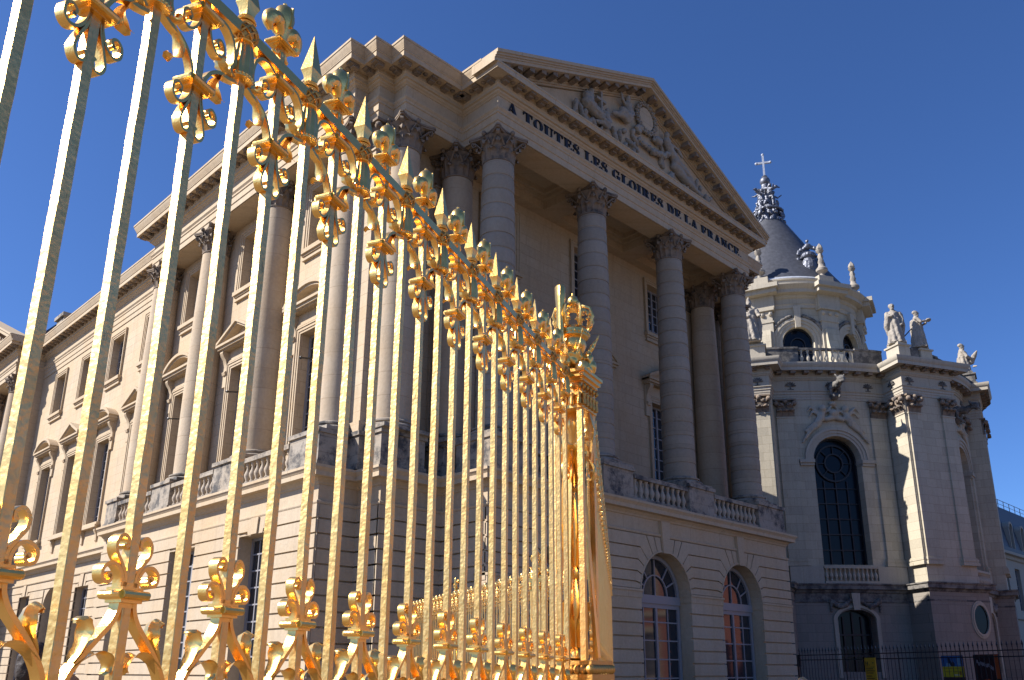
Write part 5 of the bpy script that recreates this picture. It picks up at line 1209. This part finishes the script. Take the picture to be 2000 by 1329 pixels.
def pier(P, rot, name, label, k=KF):
    R = thing(name, (P.x, P.y, ZC*(1-k)), label, 'fence pier', 'crowned gilded piers'); R.scale = (k, k, k); R.rotation_euler = (0, 0, rot)
    def part(m, n, mt='gold', sm=35, par=None):
        o = m.build(n, M[mt], None, sm); o.parent = par or R; return o
    m = MB()
    for sx_ in (-1, 1):
        for sy_ in (-1, 1): m.box(sx_*.12-.022, sx_*.12+.022, sy_*.12-.022, sy_*.12+.022, -.7, Z(2.08))
    part(m, 'corner_post', 'gold_bar', 0)
    m = MB()
    for (h0, h1, e) in ((2.08,2.11,.155),(2.11,2.19,.14),(2.19,2.22,.155),(2.22,2.31,.145),(2.31,2.34,.165),(2.34,2.38,.185),(2.38,2.405,.2)): m.box(-e, e, -e, e, Z(h0), Z(h1))
    part(m, 'entablature', 'gold', 0)
    m = MB()
    for (h0, h1, e) in ((-.75-ZC,-.3,.24),(-.3,-.06,.2),(-.06,-.02,.225),(.05,.08,.215)): m.box(-e, e, -e, e, Z(h0), Z(h1))
    for a_ in range(4):
        for j in range(9):
            u = -.2+.05*j; x, y = ((u, -.215), (u, .215), (-.215, u), (.215, u))[a_]; m.ball((x, y, Z(.015)), (.032 if a_ < 2 else .028, .028 if a_ < 2 else .032, .036), 8, 6)
    part(m, 'base', 'gold_dark', 40)
    for a_ in range(4):
        for j in range(5):
            u = -.13+.065*j; x, y = ((u, -.16), (u, .16), (-.16, u), (.16, u))[a_]; q_ = MB()
            q_.lathe([(.008,2.10),(.018,2.105),(.02,2.13),(.014,2.17),(.02,2.185),(.02,2.2),(.008,2.21)], x, y, ZC, 10); q_.ball((x*1.03, y*1.03, Z(2.265)), (.018, .018, .026), 7, 5); part(q_, 'hanging_tassel', 'gold_dark', 40)
    # leafy baluster column inside the cage
    m = MB(); prof = [(.06,.08),(.1,.1),(.1,.14),(.05,.18),(.06,.3),(.11,.42),(.13,.5),(.1,.6),(.045,.7),(.075,.73),(.075,.77),(.045,.8),(.08,.95),(.1,1.1),(.085,1.25),(.05,1.4),(.085,1.43),(.05,1.47),(.06,1.65),(.05,1.9),(.09,1.95),(.09,2.0),(.06,2.08)]
    m.lathe([(r_*.72, z_) for r_, z_ in prof], 0, 0, ZC, 20, fold=lambda a, z: 1+.12*abs(sin(4*a+z*2))); 
    for zz, rr in ((.18,.07),(.8,.06),(1.47,.06)):
        for j in range(8): acanthus(m, 2*pi*j/8, rr*.7, Z(zz), .34, .07, .05)
    part(m, 'leaf_column', 'gold', 45)
    m = MB()
    for a_ in range(4):                                   # raking struts and side scrolls
        c, s_ = cos(a_*pi/2), sin(a_*pi/2)
        m.strip([(c*.06, s_*.06, Z(1.75)), (c*.10, s_*.10, Z(1.2)), (c*.14, s_*.14, Z(.6)), (c*.18, s_*.18, Z(.1))], (-s_, c, 0), .05, .03)
        pts = [(c*(.15+.05*sin(t)*(1-t/9)), s_*(.15+.05*sin(t)*(1-t/9)), Z(1.55)+.09*cos(t)*(1-t/9)) for t in [x*.5 for x in range(15)]]
        m.strip(pts, (-s_, c, 0), .04, .018)
        m.strip([(c*.15, s_*.15, Z(1.64)), (c*.19, s_*.19, Z(1.9)), (c*.15, s_*.15, Z(2.06))], (-s_, c, 0), .04, .018)
    part(m, 'scroll_brace', 'gold', 50)
    # trophies with shields, flags and a fluted quiver
    rnd = random.Random(5); pr = []
    for j in range(26):
        a_ = 2*pi*j/26+rnd.random()*.3; rr = rnd.uniform(.06, .17); zz = rnd.uniform(2.42, 2.62)-(rr-.15)*.4
        pr.append(('b', (rr*cos(a_), rr*sin(a_), Z(zz)), (rnd.uniform(.03, .07), rnd.uniform(.03, .07), rnd.uniform(.04, .08))))
    for j in range(7):
        a_ = 2*pi*j/7+.4; L_ = rnd.uniform(.18, .28); c, s_ = cos(a_), sin(a_)
        pr.append(('t', [(0, 0, Z(2.42)), (.5*L_*c, .5*L_*s_, Z(2.55)), (L_*c, L_*s_, Z(2.6+rnd.uniform(.05, .2)))], [.03, .025, .008]))
    pr.append(('t', [(0, 0, Z(2.4)), (0, 0, Z(2.62))], [.1, .06]))
    o = blobs('trophy', pr, M['gold'], None, .012, .03, .05); o.parent = R
    m = MB(); m.lathe([(.02,2.45),(.035,2.5),(.03,2.7),(.032,3.0),(.04,3.1),(.042,3.2),(.03,3.22)], -.12, .05, ZC, 18, fold=lambda a, z: 1+.14*abs(sin(5*a))); part(m, 'quiver', 'gold', 40)
    # the crown
    m = MB(); m.lathe([(.05,2.6),(.09,2.64),(.115,2.7),(.10,2.76),(.125,2.765),(.135,2.775),(.135,2.83),(.125,2.84),(.12,2.86)], .04, 0, ZC, 28)
    for j in range(24): a_ = 2*pi*j/24; m.ball((.04+.138*cos(a_), .138*sin(a_), Z(2.80)), .012, 6, 4)
    cr = part(m, 'crown', 'gold', 40); m = MB()
    for j in range(8):
        a_ = 2*pi*j/8; c, s_ = cos(a_), sin(a_)
        P_ = lambda r_, z_, q=0.0: (.04+r_*c-q*s_, r_*s_+q*c, Z(z_))
        m.tube([P_(.13, 2.85), P_(.155, 2.89), P_(.17, 2.94)], [.012, .02, .008], 7); m.tube([P_(.14, 2.86), P_(.16, 2.90, .03), P_(.16, 2.885, .045)], [.008, .013, .006], 6); m.tube([P_(.14, 2.86), P_(.16, 2.90, -.03), P_(.16, 2.885, -.045)], [.008, .013, .006], 6)
        m.tube([P_(.14, 2.86), P_(.185, 2.95), P_(.16, 3.03), P_(.08, 3.07), P_(.02, 3.05)], [.012, .016, .016, .013, .012], 7)
        for t in range(6): w_ = t/5; m.ball(P_(.14+.05*sin(pi*w_)-.09*w_, 2.88+.17*w_), .015, 6, 4)
    m.lathe([(.05,3.04),(.06,3.06),(.03,3.08),(.045,3.1),(.05,3.13),(.035,3.16),(.012,3.18),(.012,3.2)], .04, 0, ZC, 14)
    for j in range(4): a_ = pi/2*j; m.ball((.04+.05*cos(a_), .05*sin(a_), Z(3.10)), .02, 7, 5)
    part(m, 'crown_arches', 'gold', 40, cr)
    return R
pier(CXY+(NL*1.98+TV*6.58)*KF, ROT-.12, 'gilded_pier', 'large near gilded fence pier with a royal crown and trophies on its top')
for px_, lb in ((Vector((22.0, 24.6)), 'farther small gilded pier with a crown, seen low between the near bars'), (Vector((18.4, 17.2)), 'nearer of the small distant crowned gilded piers, beside the big pier')):
    pier(CXY+(px_-CXY)*KF, ROT, 'gilded_pier', lb)
# ------------------------------------------------------------------ black railings, signs, people, vapour trail
P0, P1 = Vector((51.85, 27.06)), Vector((45.2, 12.4)); d = (P1-P0); L_ = d.length; d.normalize()
IR = thing('iron_railing', (48.5, 19.7, 0), 'black iron railing with spear tips in front of the chapel base', 'railing')
FI2 = Fr((P0.x, P0.y), (d.x, d.y), (d.y, -d.x)); n = int(L_/.268)
for k in range(n+1):
    m = MB(); q = FI2(k*.268, 0); m.tube([(q[0], q[1], .1), (q[0], q[1], 2.72)], .016 if k % 15 else .035, 6); m.lathe([(.018,2.70),(.03,2.73),(.018,2.75),(.045,2.82),(.03,2.9),(.002,3.02)], q[0], q[1], 0, 6); m.build('picket', M['iron'], IR, 20)
m = MB()
for z in (2.28, 2.56, .2): FI2.box(m, -.1, L_+.1, z-.025, z+.025, -.02, .02)
FI2.box(m, -.3, -.05, 1.9, 2.6, -.12, .12); FI2.box(m, -.22, -.14, 0, 2.0, -.05, .05); m.build('rail', M['iron'], IR, 0)
m = MB(); q = P1
for k in range(14):
    a = (q.x+.25*k*.96, q.y+.25*k*.28); m.tube([(a[0], a[1], .1), (a[0], a[1], 2.9)], .02, 6); m.lathe([(.02,2.85),(.045,2.92),(.002,3.15)], a[0], a[1], 0, 6)
m.build('end_pickets', M['iron'], IR, 20)
m = MB(); m.box(P1.x-.15, P1.x+.15, P1.y-.15, P1.y+.15, 0, 3.1); m.ball((P1.x, P1.y, 3.2), .14); m.build('end_post', M['iron'], IR, 20)
def paint(name, c): 
    if name not in M: M[name] = simple(name, c, rough=.5, noise=.08, nscale=4)
    return M[name]
def panel(o_, t_, n_): return Fr(o_, t_, n_)
# yellow direction sign
tx, ty = d.x, d.y; FS1 = Fr((49.05, 21.5), (tx, ty), (ty, -tx))
YS = thing('direction_sign', (49.05, 21.5, 0), 'upright yellow direction sign with a black H and arrow before the railing', 'sign')
m = MB(); FS1.box(m, -.40, .40, .15, 2.34, -.03, .03); m.build('panel', paint('sign_yellow', (.62, .36, .02)), YS, 0)
m = MB(); FS1.box(m, -.3, -.25, 0, .2, -.02, .02); FS1.box(m, .25, .3, 0, .2, -.02, .02); m.build('foot', M['iron'], YS, 0)
m = MB()
FS1.box(m, -.33, -.29, 1.92, 2.14, .03, .038); FS1.box(m, -.20, -.16, 1.92, 2.14, .03, .038); FS1.box(m, -.29, -.20, 2.01, 2.04, .03, .038)
m.build('letter', M['letter'], YS, 0); m = MB()
FS1.poly(m, [(-.1, 1.92), (-.085, 1.92), (-.05, 2.0), (-.065, 2.0)], .03, .038); FS1.poly(m, [(-.02, 1.92), (-.035, 1.92), (-.07, 2.0), (-.055, 2.0)], .03, .037); FS1.box(m, -.085, -.035, 1.945, 1.955, .03, .036)
m.build('small_letter', M['letter'], YS, 0); m = MB()
FS1.box(m, .2, .31, 2.06, 2.08, .03, .038); FS1.poly(m, [(.17, 2.07), (.22, 2.11), (.22, 2.03)], .03, .039)
m.build('arrow', M['letter'], YS, 0); m = MB(); FS1.box(m, -.33, .33, 1.84, 1.86, .03, .038); m.build('ruled_line', M['letter'], YS, 0)
for z, w_ in ((1.74, .52), (1.63, .6), (1.52, .45), (1.36, .36), (1.24, .55), (1.13, .5), (1.0, .4), (.8, .5), (.7, .56), (.5, .4)):
    m = MB(); u = -.33; rnd = random.Random(int(z*100))
    while u < -.33+w_: l = rnd.uniform(.03, .09); FS1.box(m, u, u+l, z, z+.045, .03, .037); u += l+.02
    m.build('text_line', M['letter'], YS, 0)
FS2 = Fr((47.55, 16.72), (tx, ty), (ty, -tx))
P1_ = thing('poster', (47.55, 16.72, 0), 'poster with blue picture above a yellow band hung on the black railing', 'poster', 'posters on the railing')
m = MB(); FS2.box(m, -.66, .66, .35, 2.38, -.02, .02); m.build('board', M['iron'], P1_, 0)
m = MB(); FS2.box(m, -.64, .64, 1.86, 2.36, .02, .028); m.build('blue_picture', paint('poster_blue', (.05, .16, .42)), P1_, 0)
m = MB(); FS2.poly(m, [(-.3, 1.87), (.12, 1.87), (.15, 2.0), (.05, 2.12), (-.02, 2.04), (-.1, 2.14), (-.13, 2.3), (-.24, 2.3), (-.28, 2.16), (-.2, 2.08), (-.34, 1.98)], .028, .034); m.build('dark_figures', paint('poster_shadow', (.02, .03, .05)), P1_, 0)
m = MB(); FS2.poly(m, [(-.4, 1.87), (-.1, 1.87), (-.16, 2.0), (-.34, 2.04)], .029, .037); FS2.box(m, .3, .5, 1.9, 2.3, .029, .033); m.build('pale_figure', paint('poster_pale', (.2, .38, .55)), P1_, 0)
m = MB(); FS2.box(m, -.64, .64, 1.36, 1.86, .02, .03); m.build('yellow_band', paint('poster_yellow', (.62, .52, .03)), P1_, 0)
m = MB()
for z, a, b in ((1.76, -.5, .1), (1.76, .15, .4), (1.6, -.5, -.1), (1.6, -.0, .3)): FS2.box(m, a, b, z, z+.03, .03, .035)
FS2.box(m, .36, .5, 1.46, 1.64, .03, .036); m.build('small_print', paint('poster_print', (.35, .18, .03)), P1_, 0)
m = MB(); FS2.box(m, .02, .36, 1.44, 1.48, .03, .036); m.build('white_line', paint('poster_white', (.7, .7, .62)), P1_, 0)
m = MB(); FS2.box(m, -.64, .64, .4, 1.35, .02, .03); m.build('lower_picture', paint('poster_dusk', (.05, .03, .04)), P1_, 0)
FS3 = Fr((46.72, 14.9), (tx, ty), (ty, -tx))
P2_ = thing('poster', (46.72, 14.9, 0), 'dark red stage poster with an orange side strip hung on the black railing', 'poster', 'posters on the railing')
m = MB(); FS3.box(m, -.72, .72, .35, 2.4, -.02, .02); m.build('board', paint('poster_dark', (.035, .012, .014)), P2_, 0)
m = MB(); FS3.box(m, .45, .68, 1.3, 2.38, .02, .03); FS3.poly(m, [(-.5, .9), (.3, .9), (.4, 1.15), (.0, 1.3), (-.4, 1.2)], .02, .028); m.build('orange_strip', paint('poster_orange', (.42, .08, .02)), P2_, 0)
m = MB(); rnd = random.Random(2)
for k in range(22): u = -.55+.042*k; z = 2.1-.012*k+rnd.uniform(-.05, .05); FS3.poly(m, [(u, z-.12), (u+.02, z-.14), (u+.03, z+.02), (u+.012, z+.03)], .02, .027)
m.build('pale_figures', paint('poster_greywhite', (.36, .32, .34)), P2_, 0)
# people
M['skin'] = simple('skin', (.48, .27, .19), rough=.55); M['hair_dark'] = simple('dark_hair', (.03, .018, .012), rough=.6, bump=.5, bscale=60); M['hair_fair'] = simple('fair_hair', (.36, .22, .1), rough=.6, bump=.5, bscale=60)
def person(x, y, h, face, cloth, hair, label, legs=(.03, .03, .05)):
    s = h/1.75; R = thing('person', (x, y, 0), label, 'person', 'visitors in the court'); R.scale = (s, s, s); R.rotation_euler = (0, 0, face)
    pr = [('t', [(-.1, 0, .03), (-.1, .01, .48), (-.09, 0, .9)], [.05, .065, .09]), ('t', [(.1, 0, .03), (.1, .02, .48), (.09, 0, .9)], [.05, .065, .09]), ('t', [(-.1, .0, .04), (-.1, .14, .03)], [.045, .035]), ('t', [(.1, .0, .04), (.1, .14, .03)], [.045, .035]),
          ('t', [(0, 0, .92), (0, 0, 1.15), (0, 0, 1.38)], [.15, .14, .16]), ('b', (0, 0, 1.40), (.2, .1, .07)), ('t', [(0, -.01, 1.4), (0, .01, 1.55)], [.06, .055]), ('b', (0, .015, 1.63), (.075, .095, .115)), ('b', (0, .1, 1.62), (.016, .025, .022)), ('b', (0, .06, 1.55), (.045, .04, .035)),
          ('b', (-.078, .0, 1.62), (.012, .02, .03)), ('b', (.078, .0, 1.62), (.012, .02, .03))]
    for sg in (-1, 1):
        pr.append(('t', [(sg*.19, 0, 1.38), (sg*.25, -.01, 1.1), (sg*.24, .06, .86)], [.055, .045, .032])); pr.append(('b', (sg*.24, .075, .80), (.022, .035, .05)))
        for f_ in range(4): pr.append(('t', [(sg*.24, .05+.017*f_, .77), (sg*.24, .055+.018*f_, .735-.004*(1.5-abs(f_-1.5))), (sg*.232, .058+.018*f_, .70)], [.0095, .009, .008]))
        pr.append(('t', [(sg*.235, .10, .82), (sg*.228, .125, .785), (sg*.225, .13, .76)], [.011, .010, .009]))
    o = blobs('body', pr, M['skin'], None, .009); o.parent = R
    pr = [('t', [(0, 0, .95), (0, 0, 1.15), (0, 0, 1.37)], [.165, .155, .172]), ('b', (0, 0, 1.40), (.215, .115, .075))]+[('t', [(sg*.19, 0, 1.385), (sg*.25, -.01, 1.1), (sg*.242, .04, .93)], [.068, .058, .046]) for sg in (-1, 1)]
    o = blobs('jacket', pr, cloth, None, .016, .02, .1); o.parent = R
    pr = [('t', [(sg*.1, 0, .08), (sg*.1, .015, .48), (sg*.088, 0, .92)], [.065, .08, .108]) for sg in (-1, 1)]; o = blobs('trousers', pr, M['trouser'], None, .016, .02, .1); o.parent = R
    pr = [('b', (0, -.02, 1.66), (.088, .1, .105)), ('b', (0, -.06, 1.6), (.075, .06, .1))]; o = blobs('hair', pr, hair, None, .012, .02, .04); o.parent = R
    for sg in (-1, 1):
        e = MB(); e.ball((sg*.03, .093, 1.64), (.011, .008, .007), 8, 5); o = e.build('eye', M['hair_dark'], None); o.parent = R
    e = MB(); e.ball((0, .099, 1.572), (.022, .008, .006), 8, 5); o = e.build('mouth', paint('lips', (.35, .12, .1)), None); o.parent = R
M['trouser'] = simple('dark_trousers', (.03, .035, .05), rough=.9)
person(3.35, 7.05, 1.76, radians(-60), simple('black_jacket', (.012, .012, .016), rough=.8), M['hair_dark'], 'person in black jacket seen between the leftmost near bars')
person(3.42, 6.75, 1.58, radians(100), simple('plum_jacket', (.12, .02, .05), rough=.8), M['hair_fair'], 'fair haired person in a plum jacket behind the curled fence leaf')
person(10.8, 5.8, 1.53, radians(100), simple('grey_jacket', (.1, .1, .11), rough=.8), M['hair_fair'], 'person whose hair just shows at the bottom edge before the railing')
